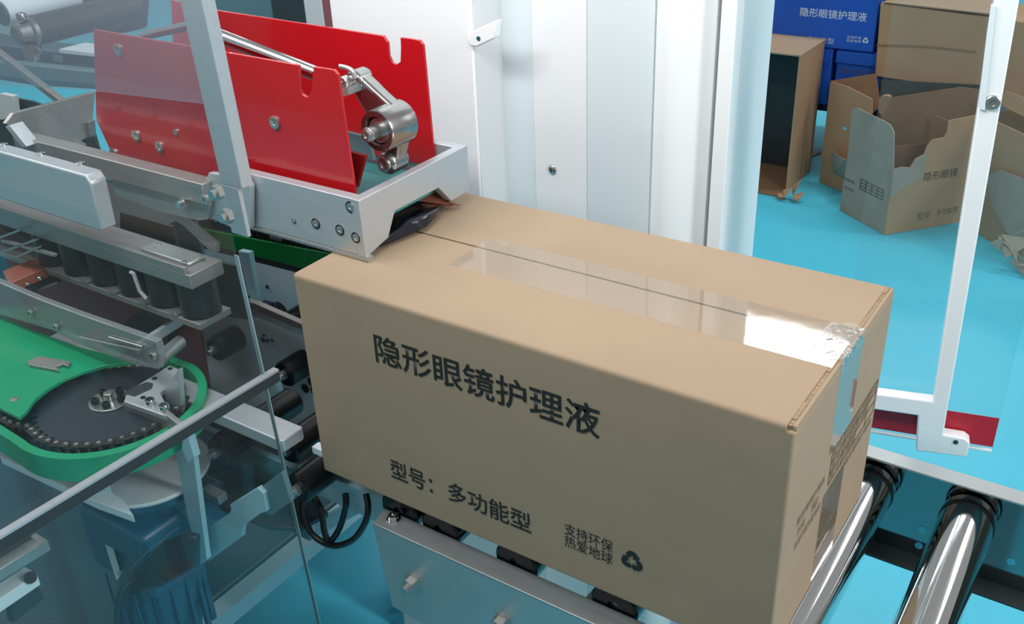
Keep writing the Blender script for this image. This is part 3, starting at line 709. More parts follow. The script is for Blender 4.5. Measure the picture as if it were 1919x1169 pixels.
bl = MB(); bolt(bl, P(160, 900, 'z', .735), (0, 0, 1), .008, .006, False); bl.build('bed_bolt', zinc, bed)
MB().prism(poly([(135, 878), (195, 880), (205, 905), (155, 912)], 'z', .745), (0, 0, -.012)).build('bed_clamp', paleblue, bed, .001)

# gear motor
mo = thing('gear_motor', (-.19, -.08, .45), 'dark blue gear motor with a pale round cap under the green chain guard', 'motor')
mc = V(-.196, -.066, .72)
MB().lathe(mc, (0, 0, 1), [(-.006, 0), (-.006, .062), (-.003, .064), (.0, .063), (.0, 0)], 48).build('round_cap', whiteg, mo)
MB().lathe(mc + V(0, 0, -.006), (0, 0, -1), [(0, 0), (0, .058), (.012, .056), (.02, .045), (.03, .045), (.03, 0)], 40).build('motor_neck', navy, mo)
MB().box((-.255, -.125, .60), (-.145, -.01, .686)).build('gear_case', navy, mo, .008, 3)
MB().lathe((-.205, -.075, .60), (-.15, -.1, -1), [(0, 0), (0, .046), (.12, .046), (.125, .04), (.125, 0)], 36).build('motor_barrel', navy, mo)
fn = MB()
for k_ in range(10):
    t = math.radians(-150 + k_ * 22); c_ = V(-.213, -.081, .54); fn.mark(); fn.box((c_.x + .047 * math.cos(t) - .0012, c_.y + .047 * math.sin(t) - .0012, .49), (c_.x + .052 * math.cos(t) + .0012, c_.y + .052 * math.sin(t) + .0012, .59))
fn.build('cooling_fin', navy, mo)
MB().prism(poly([(236, 1085), (290, 1025), (340, 1003), (362, 1010), (362, 1065), (300, 1102), (240, 1112)], 'y', -.127), (0, .010, 0)).build('terminal_box', blackbolt, mo, .003)
MB().prism(poly([(197, 1020), (238, 1040), (238, 1060), (218, 1088)], 'y', -.125), (0, .003, 0)).build('nameplate_bracket', whiteg, mo)
MB().bar(P(232, 1080, 'y', -.13), P(288, 1022, 'y', -.13), (0, .004, 0), (.003, 0, .003)).build('box_trim', alum, mo)
MB().bar(P(236, 1092, 'y', -.13), P(248, 1078, 'y', -.13), (0, .006, 0), (.005, 0, .005)).build('cable_gland', zinc, mo)
MB().bar(P(300, 1018, 'y', -.13), P(328, 992, 'y', -.13), (0, .008, 0), (.007, 0, .005)).build('cable_gland', zinc, mo)
ca = thing('black_cable', P(228, 1169, 'y', -.14), 'black power cable curving down from the gear motor', 'cable')
MB().tube(spline([P(248, 1082, 'y', -.14), P(232, 1100, 'y', -.14), P(222, 1130, 'y', -.14), P(220, 1175, 'y', -.14), P(222, 1230, 'y', -.14)]), .0042).build('cable_sheath', rubber, ca)

# left lower cross members behind the pane
cm = thing('aluminium_cross_member', (-.25, -.35, .5), 'upper aluminium cross bar at the bottom left behind the lower pane', 'bar')
MB().bar(P(-60, 1100, 'x', -.2), P(82, 1014, 'x', -.2), (.02, 0, 0), (0, 0, .013)).build('bar_body', alum_warm, cm, .0008)
MB().bar(P(-60, 1065, 'x', -.215), P(52, 1010, 'x', -.215), (.02, 0, 0), (0, 0, .03)).build('dark_guide', darkgrey, cm, .0008)
cm2 = thing('grey_cross_member', (-.25, -.35, .4), 'lower grey cross bar with a round hole at the bottom left behind the pane', 'bar')
MB().bar(P(-60, 1160, 'x', -.2), P(62, 1078, 'x', -.2), (.02, 0, 0), (0, 0, .014)).build('bar_body', whiteb, cm2, .0008)
MB().cyl(P(57, 1082, 'x', -.188), P(57, 1082, 'x', -.192), .006, n=20).build('round_hole', blackbolt, cm2)
MB().prism(poly([(20, 1128), (66, 1090), (84, 1122), (24, 1169)], 'x', -.21), (-.01, 0, 0)).build('hanging_block', darkgrey, cm2, .001)

# black cable loops below roller
lp = thing('looped_black_cables', (0, 0, .6), 'two looped black cables hanging beneath the roller left of the steel side rail', 'cable')
def pz(x, y, yy): return P(x, y, 'y', yy)
MB().tube(spline([pz(568, 925, .012), pz(568, 960, .004), pz(585, 1000, .0), pz(622, 1022, .0), pz(660, 1012, .004), pz(684, 980, .010), pz(690, 950, .016), pz(686, 925, .022)]), .0034).build('cable_loop', rubber, lp)
MB().tube(spline([pz(585, 925, .016), pz(602, 955, .010), pz(608, 995, .004), pz(618, 1014, .003), pz(636, 990, .008), pz(648, 950, .014), pz(648, 925, .018)]), .0034).build('cable_loop', rubber, lp)
tbm = thing('pale_blue_side_beam', (0, .06, .6), 'pale blue conveyor beam appearing below the lower left corner of the carton', 'beam')
MB().prism(poly([(560, 870), (612, 892), (745, 945), (748, 975), (720, 985), (600, 930), (545, 905)], 'y', .03), (0, .03, 0)).build('beam_body', paleblue, tbm, .001)
stg = thing('blue_grey_stay', (0, .06, .4), 'slanted pale blue stay behind the looped cables', 'beam')
MB().bar(P(600, 985, 'y', .10), P(745, 905, 'y', .10), (0, .02, 0), (0, 0, .022)).build('stay_bar', paleblue, stg, .001)

# ================================================================== CONVEYOR
cv = thing('conveyor_side_rail', (.2, -.01, .6), 'stainless steel side rail with folded top and hex bolts below the front of the carton', 'conveyor rail')
NZ = .726
tf = [V(.0735, -.0150, NZ), V(.0690, .0085, NZ), V(.62, .0085, NZ), V(.62, -.0150, NZ)]
MB().prism(tf, (0, 0, -.0022)).build('top_flange', steel, cv, .0006)
nss = MB().prism([V(.0735, -.0150, NZ - .0008), V(.62, -.0150, NZ - .0008), V(.62, -.0150, .590), V(.086, -.0150, .624)], (0, .002, 0)).build('side_sheet', steel, cv, .0005)
hb = MB()
for x, z in ((.113, .696), (.213, .672), (.313, .672), (.413, .672)): pass
for q in ((775, 1090), (940, 1165)):
    p = P(*q, 'y', -.0150); bolt(hb, p, (0, -1, 0), .0085, .008, False, .0105)
hb.build('hex_bolt', zinc, nss)
ft_ = MB(); bolt(ft_, P(738, 972, 'z', NZ), (0, 0, 1), .0052, .004, True, .007); ft_.build('flange_screw', chrome, cv)

def roller(name, x, y0, y1, r, m, label, group, ring=True):
    z = BB - .0005 - r
    th = thing(name, V(x, y0, z), label, 'roller', group)
    MB().lathe(V(x, y0, z), (0, 1, 0), [(0, .006), (0, r * .9), (.002, r), (y1 - y0 - .002, r), (y1 - y0, r * .9), (y1 - y0, .006)], 64).build('roller_tube', m, th)
    MB().cyl(V(x, y0 - (.010 if m is chrome else -.004), z), V(x, y1 + .003, z), .006, n=16).build('axle', zinc, th)
    if ring: MB().lathe(V(x, y1 - .016, z), (0, 1, 0), [(0, r * .8), (0, r + .0009), (.0055, r + .0009), (.0055, r * .8)], 48).build('end_ring', rubber, th)
    return th
RC = .0238
roller('chrome_roller', .457, .012, .289, RC, chrome, 'chrome conveyor roller touching the right end of the carton', 'chrome rollers')
roller('chrome_roller', .548, .012, .289, RC, chrome, 'thick chrome conveyor roller nearest the right edge of the picture', 'chrome rollers')
rl = ['dark conveyor roller under the carton below the first printed characters', 'dark conveyor roller under the carton, second from the left end of the steel rail',
      'dark conveyor roller under the carton near the middle of the steel rail', 'dark conveyor roller under the carton near the recycling mark']
for x, lab in zip((.086, .136, .222, .322), rl):
    roller('dark_conveyor_roller', x, .0095, .289, .0225, darkchrome, lab, 'dark rollers under the carton')
# pale spacers between rollers
sp = thing('roller_cross_tie', (.29, .02, .69), 'pale cross tie between the dark rollers below the slogan print', 'bar')
MB().bar((.292, .0, .70), (.305, .27, .70), (.012, 0, 0), (0, 0, .02)).build('tie_bar', whiteb, sp, .001)
sp2 = thing('cross_tie_plate', (.19, .02, .69), 'dull grey cross tie plate between dark rollers under the model print', 'bar')
MB().bar((.196, .0, .69), (.196, .27, .69), (.03, 0, 0), (0, 0, .004)).build('tie_plate', tealgrey, sp2, .001)

# far rail
fr_ = thing('far_conveyor_rail', (.3, .3, .62), 'stainless far side rail of the conveyor behind the chrome rollers', 'conveyor rail')
# top flange slopes slightly outward; pixel outline on plane z
x0_, x1_ = .12, .95
MB().box((x0_, .2760, .7625), (x1_, .2955, .765)).build('top_flange', steel, fr_, .0006)
MB().box((x0_, .2925, .655), (x1_, .2945, .764)).build('side_sheet', mirror_steel, fr_, .0004)
MB().box((x0_, .270, .6525), (x1_, .2945, .6555)).build('bottom_lip', darkgrey, fr_, .0004)
hh = MB()
for q in ((1728, 992), (1722, 1022), (1895, 1052)):
    p = P(*q, 'y', .2925); hh.mark(); hh.cyl(p, p + V(0, -.0006, 0), .0038, n=20)
hh.build('through_hole', floor_m, fr_)
lg = thing('far_rail_stand', (.75, .285, 0), 'steel conveyor leg standing under the far rail beyond the right edge', 'leg')
MB().box((.73, .28, 0), (.77, .2945, .652)).build('leg_post', steel, lg)
MB().box((.72, .26, 0), (.78, .31, .005)).build('leg_foot', steel, lg)
lg2 = thing('near_rail_stand', (.56, -.01, 0), 'steel conveyor leg standing under the near side rail', 'leg')
MB().box((.54, -.02, 0), (.58, -.005, .60)).build('leg_post', steel, lg2)
MB().box((.53, -.04, 0), (.59, .01, .005)).build('leg_foot', steel, lg2)

# ================================================================== WHITE DOOR FRAME (right)
DY = .45
# the door stands slightly ajar: its plane is turned a little away from the conveyor axis
DD = -ray(-4499, -137); DD.z = 0; DD.normalize()
if DD.x < 0: DD = -DD
DN = V(-DD.y, DD.x, 0)
D0 = P(1740, 815, 'y', DY)
def dpx(x, y, off=0.0): return PN(x, y, D0 + DN * off, DN)
df = thing('white_door_frame', D0, 'white painted guard door frame with a latch and bolt at right', 'door frame')
fo = [dpx(*q) for q in ((1873, -60), (1921, -60), (1775, 770), (1768, 815), (1808, 822), (1818, 830), (1812, 857), (1716, 845), (1720, 779), (1560, 756), (1560, 728), (1749, 753))]
MB().prism(fo, DN * .016).build('welded_frame', white, df, .0015)
sl = MB(); sl.prism([dpx(*q, -.004) for q in ((1836, 205), (1834, 190), (1850, 60), (1858, 8), (1866, 10), (1856, 110), (1846, 208))], DN * .004); sl.build('latch_strip', whiteb, df, .0006)
bo_ = MB(); bolt(bo_, dpx(1860, 191), -DN, .0068, .004, True, .0); bo_.build('latch_bolt', zinc, df)
so = MB(); so.cyl(dpx(1791, 828), dpx(1791, 828) - DN * .0008, .0026, n=16); so.build('corner_hole', darkgrey, df)
dp = thing('door_acrylic_pane', D0 + DN * .02, 'clear acrylic door pane behind the white frame with red tape along its bottom', 'guard pane')
oo = .018
e0, e1 = dpx(1858, 846, oo), dpx(1560, 797, oo)
zbot = e0.z; up_ = V(0, 0, 1)
e1 = V(e1.x, e1.y, zbot)
def slab(z0, z1, off, th): return [V(e0.x, e0.y, z0) - DN * off, V(e1.x, e1.y, z0) - DN * off, V(e1.x, e1.y, z1) - DN * off, V(e0.x, e0.y, z1) - DN * off], DN * th
MB().prism(*slab(zbot, 1.40, 0, .004)).build('acrylic_sheet', film('door_acrylic', (.95, .98, .985), .02, (.7, .85, .88), .015, .7, 1.4), dp)
zr0, zr1 = dpx(1855, 836, oo).z, dpx(1864, 782, oo).z
MB().prism(*slab(zr0, zr1, .0008, .0006)).build('red_tape', redtape, dp)
MB().prism(*slab(zbot - .001, zbot + .001, .0005, .0050)).build('pane_edge', whiteb, dp)

# ================================================================== WHITE MACHINE CABINET
cab = thing('white_machine_cabinet', (-.05, .6, 0), 'tall white sheet metal cabinet with folded panels behind the carton', 'cabinet')
def hitx(px, py, x): return P(px, py, 'x', x)
yA = .40; zr = 200
pA0, pA1 = P(640, zr, 'y', yA), P(893, zr, 'y', yA)
pB = hitx(945, zr, pA1.x)
yC = pB.y
pC = P(1000, zr, 'y', yC); pD = P(1100, zr, 'y', yC); pE = P(1222, zr, 'y', yC)
def vpanel(name, m, pts, th=.012, z0=.02, z1=1.8, bevel=.001):
    a = [V(p[0], p[1], z0) for p in pts]; b = [V(p[0], p[1] + th, z0) for p in pts[::-1]]
    return MB().prism(a + b, (0, 0, z1 - z0)).build(name, m, cab, bevel)
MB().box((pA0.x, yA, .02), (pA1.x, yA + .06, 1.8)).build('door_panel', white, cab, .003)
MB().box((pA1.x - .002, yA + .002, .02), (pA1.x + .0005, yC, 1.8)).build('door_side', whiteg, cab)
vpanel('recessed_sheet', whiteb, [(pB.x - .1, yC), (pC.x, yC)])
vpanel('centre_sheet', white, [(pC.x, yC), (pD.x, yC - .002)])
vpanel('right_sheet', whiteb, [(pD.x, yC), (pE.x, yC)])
pF0 = P(1225, zr, 'y', yC - .012); pF1 = P(1330, zr, 'y', yC - .002)
cpts = []
for i in range(13):
    t = i / 12; cpts.append((pF0.x + (pF1.x - pF0.x) * t, yC - .012 - .012 * math.sin(math.pi * min(1, t * 1.0)) * (1 - t) + .016 * t * t))
vpanel('rounded_column', white, cpts, .03)
pG0 = P(1340, zr, 'y', yC - .006); pG1 = P(1368, zr, 'y', yC - .006)
vpanel('narrow_trim', white, [(pG0.x, yC - .006), (pG1.x, yC - .006)], .05)
pH = hitx(1435, zr, pG1.x + .001)
MB().box((pG0.x, yC + .01, .02), (pG1.x + .001, pH.y, 1.8)).build('end_face', whiteb, cab, .001)
# small lug and screw
lug = poly([(930, 38), (926, 72), (893, 88), (880, 86), (874, 72), (882, 60), (925, 40)], 'y', yA - .01)
MB().prism(lug, (0, .012, 0)).build('hinge_lug', white, cab, .0015)
lh = MB(); lh.cyl(P(897, 72, 'y', yA - .01), P(897, 72, 'y', yA - .01) + V(0, -.001, 0), .0026, n=14); lh.build('lug_hole', darkteal, cab)
cs = MB(); cs.lathe(P(1035, 317, 'y', yC - .001), (0, -1, 0), [(0, 0), (0, .0062), (.002, .0062), (.0035, .0045), (.0045, .002), (.0045, 0)], 24); cs.build('dome_screw', chrome, cab)

# ================================================================== THINGS FAR LEFT / BACKGROUND MACHINERY
bgm = thing('grey_green_cabinet', (-1.1, 1.2, 0), 'grey green machine panel far behind the red plates', 'cabinet')
a, b = P(380, 0, 'y', 1.2), P(507, 0, 'y', 1.2)
MB().box((a.x, 1.2, 0), (b.x, 1.3, 1.5)).build('cabinet_body', tealgrey, bgm, .003)
a, b = P(507, 0, 'y', 1.19), P(568, 0, 'y', 1.19)
dk = thing('dark_cabinet_door', (-1.1, 1.19, 0), 'dark charcoal panel behind the far red plate', 'cabinet')
MB().box((a.x, 1.19, 0), (b.x, 1.25, 1.5)).build('door_sheet', darkgrey, dk, .003)
a, b = P(568, 0, 'y', 1.1), P(602, 0, 'y', 1.1)
wp = thing('pale_post', (-1.0, 1.1, 0), 'pale grey upright post behind the far red plate', 'post')
MB().box((a.x, 1.1, 0), (b.x, 1.14, 1.5)).build('post_body', whiteg, wp, .003)
a, b = P(602, 0, 'y', .7), P(652, 0, 'y', .7)
rs = thing('red_reflection_panel', (-.6, .7, 0), 'muted brown red sheet standing in for a reflection beside the white cabinet', 'panel')
MB().box((a.x, .7, 0), (b.x, .72, 1.5)).build('panel_sheet', mat('muted_red', (140, 88, 94), .5, noise=.1, scale=4), rs, .002)  # upright sheet whose colour stands for a reddish reflection

wr = thing('white_cylinder', (-.7, .3, 1.0), 'white horizontal cylinder in the top left corner', 'cylinder')
p0, p1 = P(5, 26, 'x', -.62), P(118, -4, 'x', -.62)
MB().cyl(p0, p1 + (p1 - p0) * .2, .0165, n=36).build('cylinder_tube', whiteb, wr)
MB().cyl(p0, p0 - (p1 - p0).normalized() * .003, .014, n=28).build('dark_end', darkteal, wr)
br_ = thing('black_idler_roller', (-.6, .3, 1.0), 'dark idler roller with a metal end clamp at the top left', 'roller')
p0, p1 = P(62, 58, 'x', -.58), P(185, 28, 'x', -.58)
MB().cyl(p0, p1 + (p1 - p0) * .6, .0185, n=36).build('roller_tube', darkgrey, br_)
MB().lathe(p0, (p0 - p1), [(0, 0), (0, .018), (.006, .018), (.008, .014), (.022, .013), (.024, .010), (.024, 0)], 28).build('end_clamp', cast, br_)
bz = MB(); d_ = (p0 - p1).normalized()
bolt(bz, p0 + V(.0, -.01, .016), (0, 0, 1), .006, .008); bolt(bz, p0 + V(.01, -.006, -.02), (1, -1, 0), .006, .012); bz.cyl(p0 + V(0, -.01, -.014), p0 + V(0, -.01, -.034), .008, n=18)
bz.build('clamp_screw', cast, br_)
tb_ = thing('dark_teal_beam', (-.8, .6, .9), 'wide dark teal machine beam crossing at the upper left', 'beam')
MB().prism(poly([(-60, 70), (0, 84), (175, 104), (185, 168), (60, 160), (-60, 140)], 'y', .40), (0, .05, 0)).build('beam_body', darkteal, tb_, .002)
MB().prism(poly([(110, 92), (176, 100), (176, 106), (112, 99)], 'y', .395), (0, .05, 0)).build('beam_top_edge', whiteb, tb_)
MB().prism(poly([(103, 103), (120, 105), (120, 117), (104, 114)], 'y', .398), (0, -.003, 0)).build('label_plate', tealgrey, tb_)
tb2 = thing('teal_lower_beam', (-.8, .6, .8), 'second teal beam just below the dark teal beam at upper left', 'beam')
MB().prism(poly([(-40, 112), (60, 122), (180, 135), (180, 160), (90, 152), (-40, 140)], 'y', .36), (0, .02, 0)).build('beam_body', tealgrey, tb2, .002)
ts = thing('diagonal_stay_rod', (-.6, .3, .95), 'thin grey diagonal stay rod at the upper left', 'rod')
MB().bar(P(-30, 78, 'y', .25), P(118, 192, 'y', .25), (0, .01, 0), (.006, 0, .008)).build('rod_body', alum_warm, ts, .0008)
tp_ = thing('teal_back_plate', (-.9, .6, .9), 'pale teal plate behind the roller clamp at upper left', 'panel')
MB().prism(poly([(-60, 20), (40, 40), (110, 60), (112, 92), (60, 86), (-60, 82)], 'y', .45), (0, .006, 0)).build('plate_sheet', paleblue, tp_, .001)
pb2 = thing('dark_purple_housing', (-.5, .3, 1.05), 'dark plum grey housing between the idler roller and the red plates', 'housing')
MB().prism(poly([(130, -30), (240, -30), (235, 62), (180, 66), (165, 30)], 'y', .33), (0, .04, 0)).build('housing_body', mat('plum_grey', (74, 62, 78), .5, noise=.2, scale=12), pb2, .004)
lf = thing('inner_machine_frame', (-.75, .2, .0), 'dim grey inner machine frame plates at the left behind the rails', 'frame')
MB().prism(poly([(-60, 168), (60, 190), (170, 232), (190, 300), (-60, 300)], 'y', .235), (0, .004, 0)).build('inner_sheet', darkgrey, lf)
MB().prism(poly([(0, 175), (25, 180), (30, 215), (5, 225), (-20, 222)], 'y', .22), (0, .008, 0)).build('pale_clip', whiteg, lf, .001)
MB().box((-1.2, .07, .855), (-.42, .235, .86)).build('deck_plate', darkgrey, lf)
MB().box((-1.2, .24, .32), (-.45, .245, .86)).build('rear_sheet', darkteal, lf)
ms = thing('chain_drive_links', (-.45, .05, .86), 'bundle of thin steel links left of the copper block', 'linkage')
ml = MB()
for a, b in (((5, 450), (105, 478)), ((10, 470), (70, 448)), ((0, 445), (40, 430)), ((30, 482), (75, 462)), ((60, 548), (105, 530))):
    ml.mark(); ml.bar(P(*a, 'y', -.012), P(*b, 'y', -.012), (0, .004, 0), (.001, 0, .003))
ml.build('link_bar', alum_warm, ms)

# ================================================================== BACKGROUND CARTONS
def vpanel3(name, m, px, p0, p1, thick, parent):
    d = V(p1[0] - p0[0], p1[1] - p0[1], 0).normalized(); n = V(d.y, -d.x, 0)
    pts = [PN(x, y, Vector(p0), n) for x, y in px]
    pts = [V(q.x, q.y, max(q.z, 0.001)) for q in pts]
    return MB().prism(pts, n * -thick).build(name, m, parent), d, n
K0, K1, K2 = V(-.2437, 2.6728, 0), V(-.0597, 2.5408, 0), V(.1382, 2.7802, 0); K3 = K0 + K2 - K1
tc_ = thing('torn_cardboard_box', (-.06, 2.6, 0), 'torn open cardboard box with peeled paper and a tall rounded end flap', 'box', 'scrap cardboard boxes')
_, d1, n1 = vpanel3('end_panel', kraft_grey, [(1573, 395), (1590, 280), (1596, 205), (1606, 202), (1630, 214), (1655, 226), (1668, 234), (1675, 248), (1674, 310), (1656, 441)], K0, K1, .004, tc_)
_, d2, n2 = vpanel3('side_panel', kraft2, [(1657, 441), (1674, 318), (1690, 313), (1706, 314), (1716, 298), (1732, 290), (1738, 274), (1748, 262), (1770, 258), (1776, 246), (1778, 226), (1830, 216), (1836, 300), (1811, 415)], K1, K2, .004, tc_)
vpanel3('peeled_patch', kraft_grey, [(1668, 372), (1674, 318), (1690, 313), (1706, 314), (1716, 298), (1732, 290), (1738, 292), (1728, 330), (1706, 345)], K1 + n2 * .002, K2 + n2 * .002, .001, tc_)
pp = [V(*K3), V(*K2), V(K2.x, K2.y, .30), V(K3.x, K3.y, .30)]
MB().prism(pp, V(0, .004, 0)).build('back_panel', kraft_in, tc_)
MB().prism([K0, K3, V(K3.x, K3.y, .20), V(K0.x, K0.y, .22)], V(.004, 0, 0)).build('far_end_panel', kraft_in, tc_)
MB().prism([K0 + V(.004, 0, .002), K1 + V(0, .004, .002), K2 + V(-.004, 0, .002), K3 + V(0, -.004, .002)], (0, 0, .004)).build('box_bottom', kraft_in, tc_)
oT = PN(1733, 345, K1, n2)
def onface(px, py, n, p0): return PN(px, py, p0, n)
a_, b_ = onface(1730, 340, n2, K1), onface(1800, 322, n2, K1)
text('隐形眼镜', a_, d2, (0, 0, 1), .125, .030, ink, tc_, 'printed_title')
a_ = onface(1717, 413, n2, K1); text('型号', a_, d2, (0, 0, 1), .05, .026, ink_grey, tc_, 'printed_model')
a_ = onface(1754, 404, n2, K1); text('多功能型', a_, d2, (0, 0, 1), .082, .022, ink_grey, tc_, 'printed_model')
a_ = onface(1611, 352, n1, K0)
tm = MB()
for k_ in range(4): tm.prism([a_ + n1 * .0006 + V(0, 0, .033 - .011 * k_), a_ + n1 * .0006 + d1 * .112 + V(0, 0, .033 - .011 * k_), a_ + n1 * .0006 + d1 * .112 + V(0, 0, .0305 - .011 * k_), a_ + n1 * .0006 + V(0, 0, .0305 - .011 * k_)], n1 * .0004)
for k_ in range(5): tm.prism([a_ + n1 * .0006 + d1 * .028 * k_, a_ + n1 * .0006 + d1 * (.028 * k_ + .003), a_ + n1 * .0006 + d1 * (.028 * k_ + .003) + V(0, 0, .034), a_ + n1 * .0006 + d1 * .028 * k_ + V(0, 0, .034)], n1 * .0004)
tm.build('printed_table', ink_grey, tc_)
text('隐形眼镜护理液', onface(1582, 336, n1, K0), d1, (0, 0, 1), .055, .010, ink_grey, tc_, 'printed_small_text')
text('多功能型', onface(1582, 352, n1, K0), d1, (0, 0, 1), .050, .010, ink_grey, tc_, 'printed_small_text')

# open carton behind it
ob = thing('open_cardboard_box', (-.3, 3.0, 0), 'open cardboard box with folded flaps leaning behind the torn box', 'box', 'scrap cardboard boxes')
Q0 = P(1537, 342, 'z', 0); Q1 = P(1592, 365, 'z', 0)
vpanel3('left_panel', kraft2, [(1535, 340), (1556, 152), (1590, 163), (1634, 186), (1634, 214), (1600, 206), (1592, 290), (1582, 366)], Q0, Q1, .004, ob)
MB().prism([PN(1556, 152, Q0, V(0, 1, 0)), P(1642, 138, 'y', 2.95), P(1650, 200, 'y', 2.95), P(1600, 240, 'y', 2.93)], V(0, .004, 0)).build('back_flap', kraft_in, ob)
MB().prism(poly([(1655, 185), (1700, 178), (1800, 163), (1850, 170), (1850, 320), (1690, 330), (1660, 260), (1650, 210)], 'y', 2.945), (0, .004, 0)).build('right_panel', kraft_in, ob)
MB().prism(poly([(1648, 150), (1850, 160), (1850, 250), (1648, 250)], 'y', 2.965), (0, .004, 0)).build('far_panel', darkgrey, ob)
crp = spline([P(1648, 212, 'y', 2.85), P(1644, 190, 'y', 2.83), P(1655, 180, 'y', 2.82), P(1668, 182, 'y', 2.83), P(1664, 196, 'y', 2.85), P(1655, 215, 'y', 2.85)], 5)
MB().prism(crp, (0, .02, 0)).build('curled_flap', kraft2, ob)
MB().prism([P(1549, 335, 'z', 0), P(1600, 360, 'z', 0), P(1585, 300, 'z', .16), P(1560, 285, 'z', .14)], (0, .004, 0)).build('loose_flap', kraft_grey, ob)
bt = MB(); bt.cyl(P(1584, 240, 'y', 2.7), P(1584, 240, 'y', 2.7) + V(0, -.004, .0), .006, n=12)
bt.build('foil_scrap', chrome, ob)

# upper big brown carton
ub = thing('large_brown_box', (.1, 3.1, .30), 'large brown cardboard box lying on top of the open box at upper right', 'box', 'scrap cardboard boxes')
MB().prism(poly([(1650, 6), (1800, 26), (2000, 50), (2000, 205), (1820, 172), (1639, 143)], 'y', 2.98), (0, .26, 0)).build('box_body', kraft2, ub, .004)
MB().prism([P(1652, 5, 'y', 2.975), P(1860, 28, 'y', 2.975), P(1900, -12, 'y', 3.1), P(1750, -2, 'y', 3.2)], (0, 0, .004)).build('top_flap', kraft, ub)
MB().prism(poly([(1643, 83), (1740, 86), (1830, 96), (1830, 100), (1740, 90), (1643, 87)], 'y', 2.978), (0, .001, 0)).build('crease_line', kraft_in, ub)
# right scrap boxes
rb = thing('crumpled_cardboard_box', (.35, 2.6, 0), 'crumpled cardboard box half cut off by the right edge of the picture', 'box', 'scrap cardboard boxes')
R0, R1 = P(1835, 440, 'z', 0), P(1905, 484, 'z', 0)
vpanel3('front_panel', kraft2, [(1808, 428), (1832, 290), (1846, 215), (1872, 230), (1925, 255), (1990, 280), (1960, 510), (1905, 484)], R0, R1, .004, rb)
vpanel3('bent_flap', kraft_grey, [(1848, 330), (1872, 318), (1905, 330), (1935, 345), (1930, 470), (1896, 452), (1862, 392)], R0 + V(.02, -.04, 0), R1 + V(.02, -.04, 0), .004, rb)
a_ = PN(1884, 392, R0 + V(.02, -.05, 0), V(.1, -.1, 0)); 
rb2 = thing('crushed_paper_bundle', P(1898, 480, 'z', 0), 'crushed twist of brown kraft paper at the right edge of the picture', 'paper')
rp_ = MB(); r3 = random.Random(5); c0 = P(1893, 485, 'z', .04)
for k_ in range(9):
    a = V(r3.uniform(-.07, .03), r3.uniform(-.03, .03), r3.uniform(-.03, .09)); b = a + V(r3.uniform(.03, .12), r3.uniform(-.02, .02), r3.uniform(-.02, .1)); c = a + V(r3.uniform(0, .1), r3.uniform(-.05, .02), r3.uniform(-.06, .02))
    q = [c0 + a, c0 + b, c0 + c]; q = [V(x_.x, x_.y, max(.002, x_.z)) for x_ in q]; rp_.prism(q, (.002, -.003, .001))
rp_.build('paper_fold', kraft_grey, rb2)
rb3 = thing('far_right_box', (.35, 3.0, 0), 'brown cardboard box with a raised flap at the far right edge behind the door frame', 'box', 'scrap cardboard boxes')
MB().prism(poly([(1872, 195), (1885, 170), (1930, 188), (2000, 210), (2000, 250), (1925, 222)], 'y', 2.8), (0, .004, 0)).build('raised_flap', kraft2, rb3)
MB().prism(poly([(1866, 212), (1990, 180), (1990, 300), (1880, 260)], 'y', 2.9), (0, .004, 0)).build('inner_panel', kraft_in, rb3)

# left open box on its side
lo = thing('open_ended_box', (-.5, 2.9, 0), 'cardboard box standing with its dark open end beside the white cabinet', 'box', 'scrap cardboard boxes')
A0, A1 = P(1400, 362, 'z', 0), P(1474, 362, 'z', 0)
yy = P(1474, 362, 'z', 0).y
tz = P(1486, 105, 'y', yy).z; x1 = P(1474, 362, 'z', 0).x
MB().box((x1 - .36, yy, 0), (x1 - .355, yy + .25, tz)).build('left_side', kraft2, lo)
MB().box((x1 - .005, yy, 0), (x1, yy + .25, tz)).build('right_side', kraft2, lo)
MB().box((x1 - .36, yy, tz), (x1 + .001, yy + .26, tz + .005)).build('top_side', kraft, lo)
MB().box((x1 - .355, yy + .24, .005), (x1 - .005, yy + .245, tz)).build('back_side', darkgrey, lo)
MB().box((x1 - .355, yy - .05, .001), (x1 - .005, yy + .24, .006)).build('bottom_side', kraft_in, lo)
sc_ = thing('kraft_paper_scrap', P(1488, 350, 'z', 0), 'crumpled kraft paper scrap at the foot of the open ended box', 'paper')
sp_ = MB(); c0 = P(1478, 362, 'z', .02); r3 = random.Random(7)
for k_ in range(7):
    a = V(r3.uniform(-.05, .05), r3.uniform(-.02, .02), r3.uniform(-.015, .03)); b = a + V(.04, r3.uniform(-.02, .02), r3.uniform(-.01, .05)); c = a + V(.02, -.03, r3.uniform(-.03, .02))
    q = [c0 + a, c0 + b, c0 + c]; q = [V(x_.x, x_.y, max(.002, x_.z)) for x_ in q]; sp_.prism(q, (.002, -.003, .001))
sp_.build('paper_fold', kraft2, sc_)
s4 = thing('flat_cardboard_scrap', P(1515, 290, 'z', 0), 'flat scrap of cardboard on the cyan floor behind the open ended box', 'cardboard')
MB().prism(poly([(1495, 280), (1538, 286), (1500, 305), (1490, 300)], 'z', .002), (0, 0, .003)).build('scrap_sheet', copper, s4)

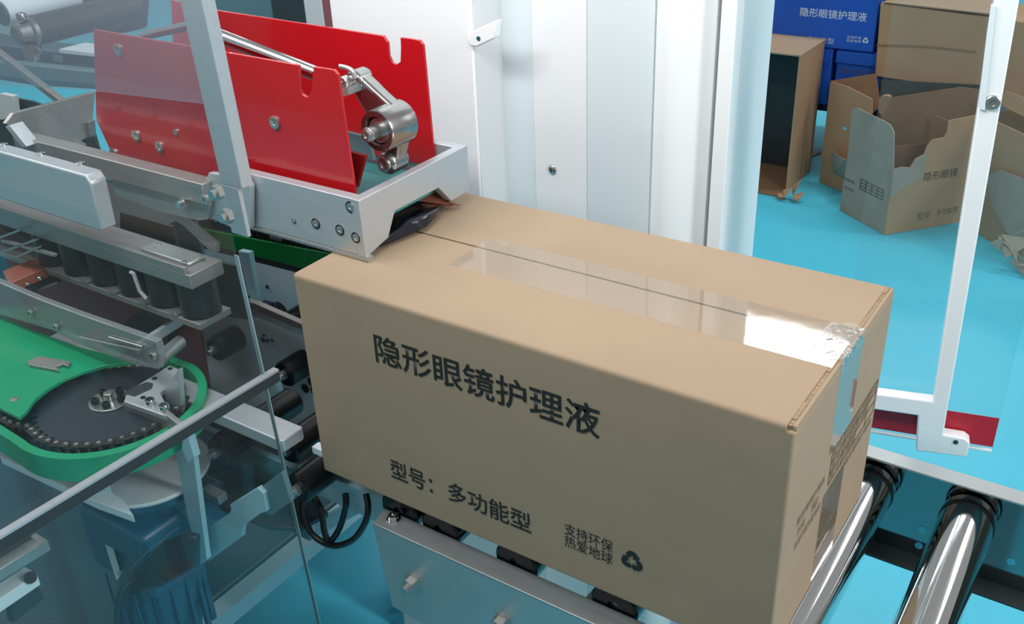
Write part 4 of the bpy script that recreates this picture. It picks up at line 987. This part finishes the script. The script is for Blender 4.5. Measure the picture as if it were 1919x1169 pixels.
# blue cartons on a dark pallet
def bluebox(x0, x1, y0, z0, z1, label, depth=.24):
    t = thing('blue_carton', ((x0 + x1) / 2, y0 + depth / 2, z0), label, 'box', 'blue cartons')
    MB().box((x0, y0, z0), (x1, y0 + depth, z1)).build('box_body', blue, t, .004)
    return t
BY = 3.0
def bx(px, py): return P(px, py, 'y', BY)
zt_ = bx(1550, 90).z
b1_ = bluebox(bx(1637, 90).x - .46, bx(1637, 90).x, BY, zt_, zt_ + .225, 'top blue carton with white printed title, stacked behind the brown boxes')
a, b = bx(1499, 30), bx(1624, 38)
text('隐形眼镜护理液', V(a.x, BY, a.z), (1, 0, 0), (0, 0, 1), b.x - a.x, .031, whiteprint, b1_, 'printed_title', .01)
a = bx(1514, 78); text('多功能型', V(a.x - .005, BY, a.z), (1, 0, 0), (0, 0, 1), .098, .020, whiteprint, b1_, 'printed_model')
a = bx(1586, 78); text('支持环保', V(a.x, BY, a.z + .012), (1, 0, 0), (0, 0, 1), .050, .010, whiteprint, b1_, 'printed_slogan')
text('热爱地球', V(a.x, BY, a.z), (1, 0, 0), (0, 0, 1), .050, .010, whiteprint, b1_, 'printed_slogan')
a = bx(1622, 76); recycle(V(a.x, BY, a.z), (1, 0, 0), (0, 0, 1), .0115, whiteprint, b1_)
zl = bx(1530, 196).z
b2_ = bluebox(bx(1553, 150).x - .30, bx(1553, 150).x, BY + .012, zl, zt_ - .003, 'blue carton with a white strip, lower left in the blue stack')
MB().box((bx(1553, 120).x - .29, BY + .002, bx(1530, 118).z), (bx(1553, 120).x - .004, BY + .012, zt_ - .006)).build('hanging_flap', blue, b2_, .003)
a = bx(1514, 140); text('隐形眼镜', V(a.x - .02, BY + .012, a.z), (1, 0, 0), (0, 0, 1), .056, .022, whiteprint, b2_, 'printed_title')
MB().box((bx(1508, 150).x, BY + .011, bx(1508, 185).z), (bx(1516, 150).x, BY + .0122, bx(1508, 146).z)).build('white_label_strip', whiteprint, b2_)
b3_ = bluebox(bx(1562, 150).x, bx(1562, 150).x + .23, BY + .012, zl, zt_ - .003, 'blue carton with a hanging flap, lower right in the blue stack')
MB().box((bx(1562, 120).x + .004, BY + .002, bx(1562, 118).z), (bx(1562, 120).x + .225, BY + .012, zt_ - .006)).build('hanging_flap', blue, b3_, .003)
text('隐形眼镜护理液', V(bx(1574, 135).x, BY + .012, bx(1574, 138).z), (1, 0, 0), (0, 0, 1), .20, .018, ink_grey, b3_, 'printed_title')
bt_ = bluebox(bx(1650, 90).x - .50, bx(1650, 90).x - .02, BY + .02, zt_ + .228, zt_ + .45, 'blue carton topmost of the stack, cut off by the top edge of the picture')
pal = thing('dark_pallet', (-.6, 3.1, 0), 'dark blue plastic pallet under the blue cartons', 'pallet')
MB().box((-1.3, BY + .03, zl - .03), (.2, BY + .5, zl - .002)).build('pallet_deck', sensor, pal, .003)
for k_ in range(4): MB().box((-1.28 + k_ * .45, BY + .05, 0), (-1.16 + k_ * .45, BY + .48, zl - .03)).build('pallet_block', sensor, pal, .003)
